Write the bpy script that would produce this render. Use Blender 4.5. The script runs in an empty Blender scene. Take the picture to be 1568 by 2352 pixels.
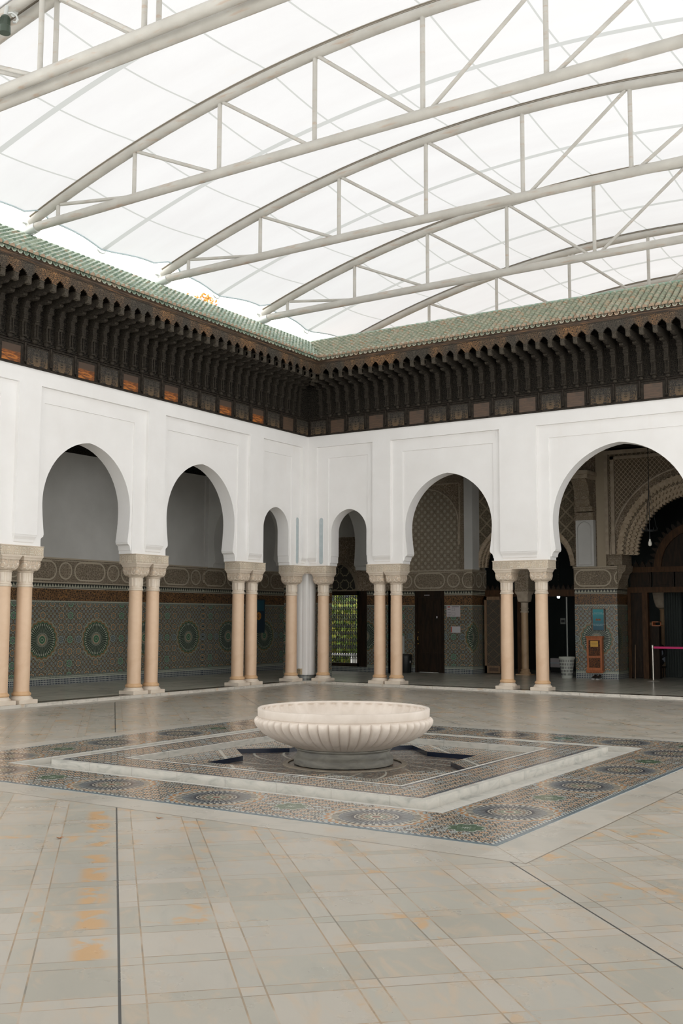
import bpy, math, random
from math import sin, cos, pi, sqrt, atan2, radians
from mathutils import Vector, Matrix
random.seed(7)
WORLD = 2.75; EXPOSURE = 0.07
sc = bpy.context.scene
COL = sc.collection
# ---------------------------------------------------------------- node helper
class V:
    """a socket (or number) that builds math nodes when used in expressions"""
    def __init__(s, g, x): s.g = g; s.x = x
    def _b(s, op, o=None, c=None):
        return s.g.math(op, s, o, c)
    def __add__(s, o): return s._b('ADD', o)
    __radd__ = __add__
    def __sub__(s, o): return s._b('SUBTRACT', o)
    def __rsub__(s, o): return s.g.math('SUBTRACT', o, s)
    def __mul__(s, o): return s._b('MULTIPLY', o)
    __rmul__ = __mul__
    def __truediv__(s, o): return s._b('DIVIDE', o)
    def __rtruediv__(s, o): return s.g.math('DIVIDE', o, s)
    def __neg__(s): return s._b('MULTIPLY', -1.0)
    def __lt__(s, o): return s._b('LESS_THAN', o)
    def __gt__(s, o): return s._b('GREATER_THAN', o)
    def floor(s): return s._b('FLOOR')
    def abs(s): return s._b('ABSOLUTE')
    def sin(s): return s._b('SINE')
    def cos(s): return s._b('COSINE')
    def sqrt(s): return s._b('SQRT')
    def sq(s): return s * s
    def mod(s, m): return s._b('FLOORED_MODULO', m)
    def wrap(s, a, b): return s.g.math('WRAP', s, b, a)
    def min(s, o): return s._b('MINIMUM', o)
    def max(s, o): return s._b('MAXIMUM', o)

class G:
    def __init__(s, name):
        s.m = bpy.data.materials.new(name); s.m.use_nodes = True
        s.t = s.m.node_tree; s.t.nodes.clear()
        s.out = s.n('ShaderNodeOutputMaterial')
    def n(s, t, **k):
        nd = s.t.nodes.new(t)
        for a, b in k.items(): setattr(nd, a, b)
        return nd
    def put(s, sock, v):
        if isinstance(v, V): v = v.x
        if isinstance(v, bpy.types.NodeSocket): s.t.links.new(v, sock)
        elif isinstance(v, (tuple, list)):
            v = tuple(v)
            if len(v) == 3 and sock.type == 'RGBA': v = v + (1,)
            sock.default_value = v
        else: sock.default_value = v
    def math(s, op, a, b=None, c=None):
        nd = s.n('ShaderNodeMath', operation=op)
        s.put(nd.inputs[0], a)
        if b is not None: s.put(nd.inputs[1], b)
        if c is not None: s.put(nd.inputs[2], c)
        return V(s, nd.outputs[0])
    def pos(s, kind='Object'):
        tc = s.n('ShaderNodeTexCoord'); sp = s.n('ShaderNodeSeparateXYZ')
        s.t.links.new(tc.outputs[kind], sp.inputs[0]); s.vec = tc.outputs[kind]
        return V(s, sp.outputs[0]), V(s, sp.outputs[1]), V(s, sp.outputs[2])
    def xyz(s, x, y, z=0.0):
        nd = s.n('ShaderNodeCombineXYZ')
        for i, v in enumerate((x, y, z)): s.put(nd.inputs[i], v)
        return V(s, nd.outputs[0])
    def mix(s, f, a, b):
        nd = s.n('ShaderNodeMix', data_type='RGBA')
        s.put(nd.inputs[0], f); s.put(nd.inputs[6], a); s.put(nd.inputs[7], b)
        return V(s, nd.outputs[2])
    def mul(s, a, b, f=1.0):
        nd = s.n('ShaderNodeMix', data_type='RGBA', blend_type='MULTIPLY')
        s.put(nd.inputs[0], f); s.put(nd.inputs[6], a); s.put(nd.inputs[7], b)
        return V(s, nd.outputs[2])
    def noise(s, vec=None, scale=5.0, detail=3.0, rough=0.55, dist=0.0, out=0):
        nd = s.n('ShaderNodeTexNoise')
        s.put(nd.inputs['Scale'], scale); s.put(nd.inputs['Detail'], detail); s.put(nd.inputs['Roughness'], rough)
        s.put(nd.inputs['Distortion'], dist)
        s.put(nd.inputs['Vector'], vec if vec is not None else s.vec)
        return V(s, nd.outputs[out])
    def white(s, vec, col=False):
        nd = s.n('ShaderNodeTexWhiteNoise'); s.put(nd.inputs['Vector'], vec)
        return V(s, nd.outputs[1 if col else 0])
    def voro(s, vec=None, scale=5.0, feature='F1', out=0, rnd=1.0):
        nd = s.n('ShaderNodeTexVoronoi', feature=feature)
        s.put(nd.inputs['Scale'], scale); s.put(nd.inputs['Randomness'], rnd)
        s.put(nd.inputs['Vector'], vec if vec is not None else s.vec)
        return V(s, nd.outputs[out])
    def ramp(s, f, stops, interp='LINEAR'):
        nd = s.n('ShaderNodeValToRGB'); cr = nd.color_ramp; cr.interpolation = interp
        while len(cr.elements) < len(stops): cr.elements.new(0.5)
        for e, (p, c) in zip(cr.elements, stops):
            e.position = p; e.color = (c[0], c[1], c[2], 1) if isinstance(c, (tuple, list)) else (c, c, c, 1)
        s.put(nd.inputs[0], f); return V(s, nd.outputs[0])
    def sstep(s, f, a, b, lo=0.0, hi=1.0):
        nd = s.n('ShaderNodeMapRange', interpolation_type='SMOOTHSTEP')
        s.put(nd.inputs[0], f)
        for i, v in enumerate((a, b, lo, hi)): s.put(nd.inputs[i + 1], v)
        return V(s, nd.outputs[0])
    def bump(s, h, strength=0.5, dist=0.01):
        nd = s.n('ShaderNodeBump'); s.put(nd.inputs['Strength'], strength); s.put(nd.inputs['Distance'], dist)
        s.put(nd.inputs['Height'], h); return V(s, nd.outputs[0])
    def pbr(s, col, rough=0.6, metal=0.0, normal=None, spec=0.5, coat=0.0, **k):
        b = s.n('ShaderNodeBsdfPrincipled')
        s.put(b.inputs['Base Color'], col); s.put(b.inputs['Roughness'], rough); s.put(b.inputs['Metallic'], metal)
        s.put(b.inputs['Specular IOR Level'], spec); s.put(b.inputs['Coat Weight'], coat)
        if normal is not None: s.put(b.inputs['Normal'], normal)
        for a, v in k.items(): s.put(b.inputs[a], v)
        s.t.links.new(b.outputs[0], s.out.inputs[0]); s.b = b
        return s.m

def polar(g, x, y):
    return (x.sq() + y.sq()).sqrt(), g.math('ARCTAN2', y, x)

M = {}
def mat(f):
    M[f.__name__] = f(G(f.__name__)); return f

# ---------------------------------------------------------------- plain materials
@mat
def white_plaster(g):
    x, y, z = g.pos()
    n = g.noise(scale=1.3, detail=4)
    st = g.noise(g.xyz(x * 5, y * 5, z * .7), scale=1.0, detail=3)
    c = g.ramp(n, [(.3, (.81, .80, .785)), (.7, (.86, .855, .845))])
    c = g.mix(g.sstep(st, .62, .8, 0, .12), c, (.78, .72, .66))
    return g.pbr(c, .85, normal=g.bump(g.noise(scale=60, detail=3), .12, .004), spec=.2)
@mat
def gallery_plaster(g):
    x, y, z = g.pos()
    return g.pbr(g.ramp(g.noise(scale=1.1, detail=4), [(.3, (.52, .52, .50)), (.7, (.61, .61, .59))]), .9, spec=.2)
@mat
def pale_blue_panel(g):
    g.pos(); return g.pbr(g.ramp(g.noise(scale=8), [(.3, (.42, .50, .52)), (.7, (.52, .58, .60))]), .5)
def stone(g, a, b, rough=.5, sc=3.0, vs=.25):
    x, y, z = g.pos()
    n = g.noise(scale=sc, detail=6, rough=.6, dist=.6)
    c = g.ramp(n, [(.28, a), (.72, b)])
    v = g.sstep(g.noise(scale=sc * .7, detail=7, dist=1.5), .55, .72, 0, vs)
    c = g.mix(v, c, (a[0] * .9, a[1] * .72, a[2] * .55))
    return g.pbr(c, rough, normal=g.bump(g.noise(scale=90, detail=2), .08, .002))
@mat
def shaft_stone(g): return stone(g, (.62, .42, .27), (.74, .55, .39), .42, 2.2, .35)
@mat
def ring_stone(g): return stone(g, (.58, .36, .19), (.68, .46, .27), .45, 4, .3)
@mat
def base_stone(g): return stone(g, (.62, .53, .43), (.72, .64, .54), .5, 4, .2)
@mat
def inner_stone(g): return stone(g, (.30, .19, .10), (.46, .32, .19), .45, 2.5, .5)
@mat
def fountain_stone(g):
    x, y, z = g.pos()
    n = g.noise(scale=3, detail=7, dist=.5)
    c = g.ramp(n, [(.3, (.56, .49, .42)), (.7, (.69, .62, .55))])
    w = g.noise(g.xyz(x * 9, y * 9, z * 1.5), scale=1.0, detail=4)
    c = g.mix(g.sstep(w, .55, .75, 0, .45) * g.sstep(z, .46, .15, 0, 1), c, (.30, .27, .22))
    return g.pbr(c, .6, normal=g.bump(g.noise(scale=120, detail=2), .1, .002))
@mat
def pedestal_stone(g):
    x, y, z = g.pos()
    n = g.noise(g.xyz(x, y, z * 3), scale=5, detail=7, dist=.7)
    c = g.ramp(n, [(.3, (.09, .088, .075)), (.7, (.19, .18, .15))])
    return g.pbr(c, .6)
@mat
def steel_paint(g):
    x, y, z = g.pos('Object')
    n = g.noise(scale=2.5, detail=5)
    r = g.noise(g.xyz(x * 1.2, y * 3, z * 8), scale=2, detail=6)
    c = g.ramp(n, [(.3, (.44, .425, .385)), (.7, (.55, .535, .49))])
    c = g.mix(g.sstep(r, .54, .74, 0, .6), c, (.42, .27, .17))
    return g.pbr(c, .55)
@mat
def grey_seam(g): g.pos(); return g.pbr((.42, .38, .32), .7)
@mat
def galvanised(g): g.pos(); return g.pbr((.58, .60, .58), .45, .3)
@mat
def dark_green_paint(g): g.pos(); return g.pbr((.05, .07, .05), .35)
@mat
def lens_glass(g): g.pos(); return g.pbr((.12, .18, .14), .1)

@mat
def canopy_fabric(g):
    x, y, z = g.pos('Object')
    # seams across (every 1.36 m) and the doubled strap halfway between the trusses
    sx = ((x - 1.30).wrap(-.68, .68)).abs()
    sy = ((y + 7.18).wrap(-1.73, 1.73)).abs()
    seam = (sx < .016).max(sy < .055)
    n = g.noise(g.xyz(x * .25, y * 1.2, 0.0), scale=1.5, detail=4)
    base = g.ramp(n, [(.3, (.605, .61, .625)), (.7, (.635, .645, .66))])
    base = g.mix(g.sstep(g.noise(g.xyz(x * .7, y * 2.2, 0.0), scale=1.3, detail=5), .6, .8, 0, .3), base, (.62, .59, .555))
    col = g.mix(seam, base, (.445, .46, .455))
    tr = g.n('ShaderNodeBsdfTranslucent'); g.put(tr.inputs[0], col)
    df = g.n('ShaderNodeBsdfDiffuse'); g.put(df.inputs[0], col)
    ms = g.n('ShaderNodeMixShader'); g.put(ms.inputs[0], .60)
    g.t.links.new(tr.outputs[0], ms.inputs[1]); g.t.links.new(df.outputs[0], ms.inputs[2])
    g.t.links.new(ms.outputs[0], g.out.inputs[0])
    return g.m
@mat
def cable_steel(g): g.pos(); return g.pbr((.55, .66, .70), .5)

@mat
def glazed_tile_left(g):
    g.pos(); ri = V(g, g.n('ShaderNodeNewGeometry').outputs['Random Per Island'])
    c = g.ramp(ri, [(0, (.22, .30, .23)), (.3, (.32, .40, .31)), (.6, (.42, .48, .38)), (.85, (.27, .34, .26)), (.94, (.44, .38, .28))], 'CONSTANT')
    c = g.mix(g.sstep(g.noise(scale=30, detail=3), .5, .75, 0, .5), c, (.46, .50, .40))
    return g.pbr(c, .35)
@mat
def glazed_tile_right(g):
    g.pos(); ri = V(g, g.n('ShaderNodeNewGeometry').outputs['Random Per Island'])
    c = g.ramp(ri, [(0, (.36, .39, .30)), (.3, (.48, .46, .35)), (.55, (.41, .43, .33)), (.75, (.52, .48, .38)), (.93, (.52, .37, .25))], 'CONSTANT')
    c = g.mix(g.sstep(g.noise(scale=25, detail=3), .45, .7, 0, .5), c, (.30, .40, .31))
    return g.pbr(c, .4)
@mat
def clay_end(g): g.pos(); return g.pbr(g.ramp(g.noise(scale=30), [(.3, (.36, .26, .18)), (.7, (.48, .36, .26))]), .8)
@mat
def ridge_tile(g): g.pos(); return g.pbr(g.ramp(g.noise(scale=2), [(.3, (.20, .33, .24)), (.55, (.33, .45, .36)), (.7, (.44, .34, .24))]), .4)

# ---------------------------------------------------------------- carved surfaces
def arab(g, vec, scale):
    """interlaced leafwork relief, 0 (ground) .. 1 (ribs)"""
    w = g.noise(vec, scale=scale * .5, detail=1, out=1)
    ad = g.n('ShaderNodeVectorMath', operation='MULTIPLY_ADD')
    g.put(ad.inputs[0], w); g.put(ad.inputs[1], (1.1 / scale,) * 3); g.put(ad.inputs[2], vec)
    d = g.voro(V(g, ad.outputs[0]), scale=scale, feature='DISTANCE_TO_EDGE', rnd=.75)
    s = g.noise(V(g, ad.outputs[0]), scale=scale * 1.3, detail=1)
    return g.sstep(d, .02, .10, 1, 0).max(g.sstep(((s - .5).abs()), .015, .05, 1, 0))
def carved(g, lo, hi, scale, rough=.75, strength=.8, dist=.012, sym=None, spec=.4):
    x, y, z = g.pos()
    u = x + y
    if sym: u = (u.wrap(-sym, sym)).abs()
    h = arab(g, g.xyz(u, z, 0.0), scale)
    c = g.mix(h, lo, hi)  # ground darker than the ribs: recess shade painted into the colour
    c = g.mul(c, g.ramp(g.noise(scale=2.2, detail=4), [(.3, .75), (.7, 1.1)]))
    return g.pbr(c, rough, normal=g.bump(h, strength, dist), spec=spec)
@mat
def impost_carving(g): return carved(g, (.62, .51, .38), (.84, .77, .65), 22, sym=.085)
@mat
def bell_carving(g):
    x, y, z = g.pos()
    h = arab(g, g.xyz((x.abs() + y.abs()), z, 0.0), 14)
    c = g.mix(h, (.60, .48, .36), (.77, .67, .55))  # shade of the carved hollows is put into the darker ground tone
    return g.pbr(c, .6, normal=g.bump(h, .9, .015))
@mat
def stucco_brown(g): return carved(g, (.20, .15, .10), (.42, .345, .26), 13)
@mat
def stucco_fine(g): return carved(g, (.22, .17, .115), (.44, .37, .28), 24, sym=.12)
@mat
def stucco_plain(g): g.pos(); return g.pbr(g.ramp(g.noise(scale=8, detail=4), [(.3, (.34, .28, .21)), (.7, (.46, .39, .30))]), .8)
@mat
def muqarnas_stucco(g): g.pos(); return g.pbr(g.ramp(g.noise(scale=14, detail=4), [(.3, (.36, .28, .19)), (.7, (.50, .41, .30))]), .8)
@mat
def wood_carved(g): return carved(g, (.007, .006, .005), (.050, .043, .033), 26, .7, .9, .012, sym=.1376, spec=.15)
@mat
def wood_dark(g):
    x, y, z = g.pos()
    n = g.noise(g.xyz(x * 3, y * 3, z * 3), scale=6, detail=5, dist=.4)
    return g.pbr(g.ramp(n, [(.3, (.012, .010, .008)), (.7, (.042, .034, .026))]), .65, normal=g.bump(n, .4, .006), spec=.15)
@mat
def bracket_wood_lit(g):
    x, y, z = g.pos()
    h = arab(g, g.xyz(x + y * 1.3, z, 0.0), 34)
    return g.pbr(g.mix(h, (.022, .018, .014), (.062, .053, .040)), .65, normal=g.bump(h, .7, .008), spec=.2)  # lighter than the backboard as if catching light; hollows painted in shade
@mat
def tab_wood(g):
    x, y, z = g.pos()
    h = arab(g, g.xyz(y, z, 0.0), 40)
    return g.pbr(g.mix(h, (.04, .034, .025), (.115, .098, .075)), .65, normal=g.bump(h, .7, .008), spec=.2)  # hollows between the ribs carry painted shade
@mat
def wood_valance(g):
    x, y, z = g.pos()
    u = (x + y)
    h = arab(g, g.xyz((u.wrap(-.1376, .1376)).abs(), z, 0.0), 30)
    big = g.noise(g.xyz(u * 1.0, 0.0, 0.0), scale=.9, detail=3)
    hi = g.mix(g.sstep(big, .42, .62), (.10, .085, .062), (.38, .20, .08))
    c = g.mix(h, (.018, .014, .010), hi)  # dark ground tone paints the shade of the cut-back wood
    return g.pbr(c, .6, normal=g.bump(h, .9, .012))
@mat
def wood_fascia(g):
    x, y, z = g.pos(); u = x + y
    n = g.noise(g.xyz(u * 2, z * 30, 0.0), scale=1.5, detail=5)
    return g.pbr(g.ramp(n, [(.35, (.035, .026, .019)), (.55, (.10, .062, .036)), (.75, (.32, .16, .07))]), .55)
@mat
def wood_plain_orange(g):
    x, y, z = g.pos(); u = x + y
    n = g.noise(g.xyz(u * 5, z * 26, 0.0), scale=1.0, detail=6, dist=.5)
    c = g.ramp(n, [(.32, (.10, .040, .016)), (.46, (.13, .048, .018)), (.54, (.32, .105, .024)), (.68, (.50, .19, .042))])
    c = g.mix(g.sstep(z, 6.22, 6.26), c, (.075, .050, .035))
    return g.pbr(c, .6, spec=.3)
@mat
def wood_plain_brown(g):
    x, y, z = g.pos(); u = x + y
    n = g.noise(g.xyz(u * 5, z * 26, 0.0), scale=1.0, detail=6, dist=.5)
    return g.pbr(g.ramp(n, [(.3, (.050, .036, .026)), (.7, (.12, .07, .042))]), .55)
@mat
def wood_script(g):
    x, y, z = g.pos(); u = (x + y)
    a = (u.wrap(-.295, .295)).abs()
    h = arab(g, g.xyz(a, z * .7, 0.0), 20)
    st = g.sstep(((a * 34 + (z * 20).sin() * .6).sin()), .25, .6) * (z < 6.26)
    hh = h.max(st * .6)
    c = g.mix(hh, (.012, .010, .008), g.mix(g.sstep(z, 6.3, 6.08), (.075, .062, .045), (.17, .11, .055)))  # near-black ground paints shade behind the raised lines
    return g.pbr(c, .6, normal=g.bump(hh, .9, .014))
@mat
def ceiling_wood(g): g.pos(); return g.pbr(g.ramp(g.noise(scale=3, detail=4), [(.3, (.010, .008, .007)), (.7, (.025, .019, .014))]), .8, spec=.1)
@mat
def door_wood(g):
    x, y, z = g.pos()
    n = g.noise(g.xyz(x * 10, y * 10, z * 1.5), scale=2, detail=5)
    return g.pbr(g.ramp(n, [(.3, (.010, .007, .005)), (.7, (.030, .017, .009))]), .6, spec=.2)
@mat
def screen_wood(g):
    x, y, z = g.pos()
    n = g.noise(g.xyz(x * 10, y * 10, z * 2), scale=2, detail=5)
    return g.pbr(g.ramp(n, [(.3, (.035, .018, .008)), (.7, (.085, .040, .016))]), .6, spec=.2)
@mat
def frame_wood(g):
    x, y, z = g.pos()
    n = g.noise(g.xyz(x * 10, y * 10, z * 2), scale=2, detail=5)
    return g.pbr(g.ramp(n, [(.3, (.13, .075, .038)), (.7, (.22, .14, .08))]), .5)
@mat
def lattice_wood(g):
    x, y, z = g.pos(); u = x + y
    a = ((u + z).wrap(-.022, .022)).abs(); b = ((u - z).wrap(-.022, .022)).abs()
    h = (a < .006).max(b < .006)
    A = ((u + z * 1.2).wrap(-.16, .16)).abs(); B = ((u - z * 1.2).wrap(-.16, .16)).abs()
    h2 = (A < .012).max(B < .012)
    return g.pbr(g.mix(h2, g.mix(h, (.012, .010, .008), (.10, .08, .055)), (.11, .075, .04)), .6)
@mat
def cabinet_wood(g):
    x, y, z = g.pos()
    n = g.noise(g.xyz(x * 8, y * 8, z * 1.5), scale=3, detail=5)
    return g.pbr(g.ramp(n, [(.3, (.30, .075, .018)), (.7, (.44, .13, .03))]), .4)
@mat
def cabinet_panel(g): return carved(g, (.035, .014, .006), (.27, .10, .035), 22, .5)
@mat
def black_plastic(g): g.pos(); return g.pbr((.012, .013, .013), .35)
@mat
def grey_plastic(g): g.pos(); return g.pbr((.33, .35, .33), .5)
@mat
def box_beige(g): g.pos(); return g.pbr(g.ramp(g.noise(scale=20), [(.3, (.36, .28, .17)), (.7, (.46, .38, .25))]), .6)
@mat
def wicker(g):
    g.pos(); return g.pbr((.40, .42, .38), .6)
@mat
def steel_brushed(g): g.pos(); return g.pbr((.55, .53, .48), .3, .8)
@mat
def pink_ribbon(g): g.pos(); return g.pbr((.62, .02, .16), .6)
@mat
def paper_white(g): g.pos(); return g.pbr((.52, .49, .50), .7)
@mat
def ink_dark(g): g.pos(); return g.pbr((.05, .05, .055), .7)
@mat
def ink_red(g): g.pos(); return g.pbr((.45, .08, .05), .7)
@mat
def ink_pale(g): g.pos(); return g.pbr((.45, .62, .66), .7)
@mat
def poster_teal(g):
    x, y, z = g.pos()
    return g.pbr(g.ramp(g.sstep(z, 1.3, 1.8), [(0, (.012, .09, .14)), (1, (.01, .26, .30))]), .35)
@mat
def sign_navy(g): g.pos(); return g.pbr((.008, .03, .055), .3)
@mat
def orange_disc(g): g.pos(); return g.pbr((.50, .20, .035), .5)
@mat
def brass_plate(g): g.pos(); return g.pbr((.62, .36, .06), .45, .2)
@mat
def iron_black(g): g.pos(); return g.pbr((.012, .013, .014), .4)
@mat
def leather_black(g): g.pos(); return g.pbr((.012, .011, .010), .45)
@mat
def sole_white(g): g.pos(); return g.pbr((.55, .55, .53), .6)
@mat
def skin(g): g.pos(); return g.pbr((.34, .20, .13), .6)
@mat
def cloth_dark(g): g.pos(); return g.pbr((.012, .012, .014), .85)
@mat
def cloth_pale(g): g.pos(); return g.pbr((.24, .27, .33), .85)
@mat
def curtain_green(g):
    x, y, z = g.pos()
    return g.pbr((.022, .030, .027), .8)
@mat
def bulb_white(g): g.pos(); return g.pbr((.75, .73, .66), .3)
@mat
def lamp_glow(g):
    e = g.n('ShaderNodeEmission'); g.put(e.inputs[0], (.75, .88, 1, 1)); g.put(e.inputs[1], 14.0)
    g.t.links.new(e.outputs[0], g.out.inputs[0]); return g.m
@mat
def leaf_autumn(g):
    g.pos(); ri = V(g, g.n('ShaderNodeNewGeometry').outputs['Random Per Island'])
    return g.pbr(g.ramp(ri, [(0, (.50, .17, .02)), (.5, (.62, .30, .04)), (1, (.42, .24, .05))]), .7)
@mat
def leaf_green(g):
    g.pos(); ri = V(g, g.n('ShaderNodeNewGeometry').outputs['Random Per Island'])
    return g.pbr(g.ramp(ri, [(0, (.05, .10, .02)), (.4, (.16, .24, .03)), (.7, (.38, .34, .05)), (1, (.08, .13, .03))]), .7)
@mat
def bark(g): g.pos(); return g.pbr((.10, .07, .05), .9)
@mat
def ground_garden(g): g.pos(); return g.pbr(g.ramp(g.noise(scale=2), [(.3, (.06, .08, .03)), (.7, (.15, .15, .06))]), .9)
@mat
def bench_white(g): g.pos(); return g.pbr((.7, .7, .7), .6)
@mat
def dry_leaf(g): g.pos(); return g.pbr((.36, .15, .05), .7)

@mat
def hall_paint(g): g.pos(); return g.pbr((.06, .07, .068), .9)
@mat
def garden_sky_screen(g): g.pos(); return g.pbr((.045, .055, .062), .9)
@mat
def pit_stone(g): g.pos(); return g.pbr(g.ramp(g.noise(scale=8), [(.3, (.20, .17, .13)), (.7, (.30, .26, .20))]), .5)
# ---------------------------------------------------------------- tile mosaics
CX, CY = 8.11, -10.85          # centre of the court's fountain
def rosette(g, col, dx, dy, R, n, stops, wob=.09, rot=0.0):
    """paint a petalled ring figure over col"""
    r, th = polar(g, dx, dy)
    pr = (r / R) - ((th * n + rot).cos() * wob)
    c = g.ramp(pr, stops, 'CONSTANT')
    return g.mix(pr < .985, col, c)
def tess(g, u, v, s, stops):
    w = g.white(g.xyz((u / s).floor(), (v / s).floor(), 3.0))
    return g.ramp(w, stops, 'CONSTANT')
CR, GRN, DK, ORG, BLU = (.40, .41, .34), (.030, .085, .055), (.014, .018, .016), (.25, .125, .055), (.09, .125, .16)
def along(g, x, y, axis):
    if axis == 'y': return y
    gm = g.n('ShaderNodeNewGeometry'); sp = g.n('ShaderNodeSeparateXYZ'); g.t.links.new(gm.outputs['Normal'], sp.inputs[0])
    k = V(g, sp.outputs[1]).abs() > .5
    return x * k + (y + .31) * (1.0 - k)
def zellige(name, axis, u0, dark=1.0):
    g = G(name); x, y, z = g.pos()
    u = along(g, x, y, axis)
    P = 1.637; a = P / 4
    uu = (u - u0); zz = z - 1.062
    col = tess(g, u, z, .017, [(0, DK), (.30, GRN), (.56, (.022, .03, .025)), (.74, ORG), (.79, CR), (.88, (.05, .10, .065))])
    # small stars everywhere
    b = P / 14
    col = rosette(g, col, (uu + b / 2).wrap(-b / 2, b / 2), (zz + b / 2).wrap(-b / 2, b / 2), .055, 8,
        [(0, DK), (.16, CR), (.30, BLU), (.56, (.26, .26, .21)), (.70, DK), (.84, ORG)])
    col = rosette(g, col, uu.wrap(-b / 2, b / 2), zz.wrap(-b / 2, b / 2), .036, 8, [(0, DK), (.25, (.20, .22, .17)), (.6, CR), (.8, DK)])
    # larger eight-petalled flowers, colours changing from cell to cell
    a = P / 6
    cu_ = ((uu + a / 2) / a).floor(); cz_ = ((zz + a / 2) / a).floor()
    par = (cu_ + cz_).mod(2.0); w3 = g.white(g.xyz(cu_.mod(6.0).min(6 - cu_.mod(6.0)), cz_.abs(), 7.0))
    fx = uu.wrap(-a / 2, a / 2); fz = zz.wrap(-a / 2, a / 2); r_, th_ = polar(g, fx, fz)
    pr = r_ / .112 - (th_ * 8).cos() * .07
    petal = g.ramp(w3, [(0, (.38, .18, .07)), (.35, (.08, .27, .14)), (.6, (.14, .19, .24)), (.8, (.34, .19, .09))], 'CONSTANT')
    fl = g.ramp(pr, [(0, DK), (.12, CR), (.19, (.05, .09, .10)), (.34, CR), (.40, DK), (.66, (.36, .38, .31)), (.77, DK), (.90, (.18, .19, .15))], 'CONSTANT')
    fl = g.mix((pr > .44) * (pr < .66) * ((th_ * 8).cos() > -.6), fl, petal)
    col = g.mix((pr < .97) * (1.0 - par * (w3 > .8)), col, fl)
    # big medallions
    dx = uu.wrap(-P / 2, P / 2); dz = zz
    r, th = polar(g, dx, dz)
    col = rosette(g, col, dx, dz, .47, 20, [(0, DK), (.78, (.07, .15, .09)), (.84, (.20, .11, .05)), (.92, (.24, .26, .20))], .035)
    spoke = g.sstep((th * 36).cos(), -.2, .3)
    sp = g.mix(g.sstep((th * 40).cos(), .35, .7), (.010, .022, .016), (.22, .26, .20))
    med = g.ramp(r / .36, [(0, (.04, .10, .06)), (.09, CR), (.12, (.04, .12, .06)), (.24, CR), (.28, ORG), (.32, (.24, .25, .19)), (.37, DK), (.40, CR), (.43, DK)], 'CONSTANT')
    med = g.mix((r > .155) * (r < .315), med, sp)
    med = g.mix((r > .315), med, g.mix(g.sstep((th * 40).cos(), -.1, .1), (.02, .035, .025), (.36, .39, .31)))
    col = g.mix(r < .36, col, med)
    # borders: chequer lines at the top and bottom of the dado
    edge = (z > 1.885).max(z < .262)
    chk = ((u / .022).floor() + (z / .016).floor()).mod(2.0)
    col = g.mix(edge, col, g.mix(chk, (.30, .34, .29), DK))
    # chequered plinth, .055 .. .19
    cu = ((u / .045).floor() + (z / .045).floor()).mod(2.0)
    sm = ((u.mod(.045) < .014).max(z.mod(.045) < .014))
    pl = g.mix(sm, g.mix(cu, (.02, .03, .05), (.035, .045, .07)), (.36, .38, .35))
    col = g.mix(z < .19, col, pl)
    lines = ((z - .196).abs() < .009).max((z - .228).abs() < .007).max((z - 1.925).abs() < .008)
    col = g.mix(lines, col, (.42, .44, .36))
    # brown script band 1.96 .. 2.215
    h = arab(g, g.xyz(u, z, 0.0), 17)
    br = g.mix(h, (.022, .014, .009), (.25, .125, .045))
    col = g.mix(z > 1.945, col, br)
    # white line and saw-tooth band
    col = g.mix(z > 2.212, col, (.40, .38, .31))
    col = g.mix(z > 2.232, col, DK)
    tooth = ((u * (1 / .085)).mod(1.0) - .5).abs() * .16
    col = g.mix((z > 2.245) * ((z - 2.25) < (.08 - tooth)), col, (.38, .38, .30))
    col = g.mix(z > 2.325, col, (.05, .04, .03))
    if dark != 1.0: col = g.mul(col, (dark, dark, dark))
    M[name] = g.pbr(col, .28, normal=g.bump(h * (z > 1.945), .5, .006))
zellige('zellige_left', 'y', -4.978)
zellige('zellige_right', 'x', 5.42)
zellige('zellige_side', 'y', 3.0)

def cartouche(name, axis, u0):
    """carved plaster frieze z 2.33 .. 2.92: long lobed cartouches and roundels"""
    g = G(name); x, y, z = g.pos(); u = along(g, x, y, axis)
    P = 1.51
    dz = z - 2.625
    d1 = (u - u0).wrap(-P / 2, P / 2)                    # roundel centre
    r1 = (d1.sq() + dz.sq()).sqrt()
    d2 = (u - u0 - P / 2).wrap(-P / 2, P / 2)            # cartouche centre
    q = ((d2.abs() - .27).max(0.0).sq() + dz.sq()).sqrt()
    rib = ((r1 - .185).abs() < .016).max((q - .205).abs() < .018).max((z > 2.885)).max((z < 2.365)).max(((z - 2.855).abs() < .008))
    inner = (r1 < .17).max(q < .19)
    h1 = arab(g, g.xyz(u, z, 0.0), 17); h2 = arab(g, g.xyz(u, z, 4.0), 27)
    h = g.math('ADD', h1 * inner, h2 * (1.0 - inner))
    star = ((polar(g, d1, dz)[1] * 8).cos() > 0) * (r1 < .17) * .4
    h = h.max(star)
    hh = h.max(rib)
    c = g.mix(h, (.17, .135, .095), (.36, .30, .22))  # darker ground imitates shade in the hollows of the frieze
    c = g.mix(rib, c, (.44, .38, .29))
    M[name] = g.pbr(c, .8, normal=g.bump(hh, .8, .012))
cartouche('cartouche_left', 'y', -4.358)
cartouche('cartouche_right', 'x', 1.34)
cartouche('cartouche_pier', 'x', 4.60)

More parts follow.
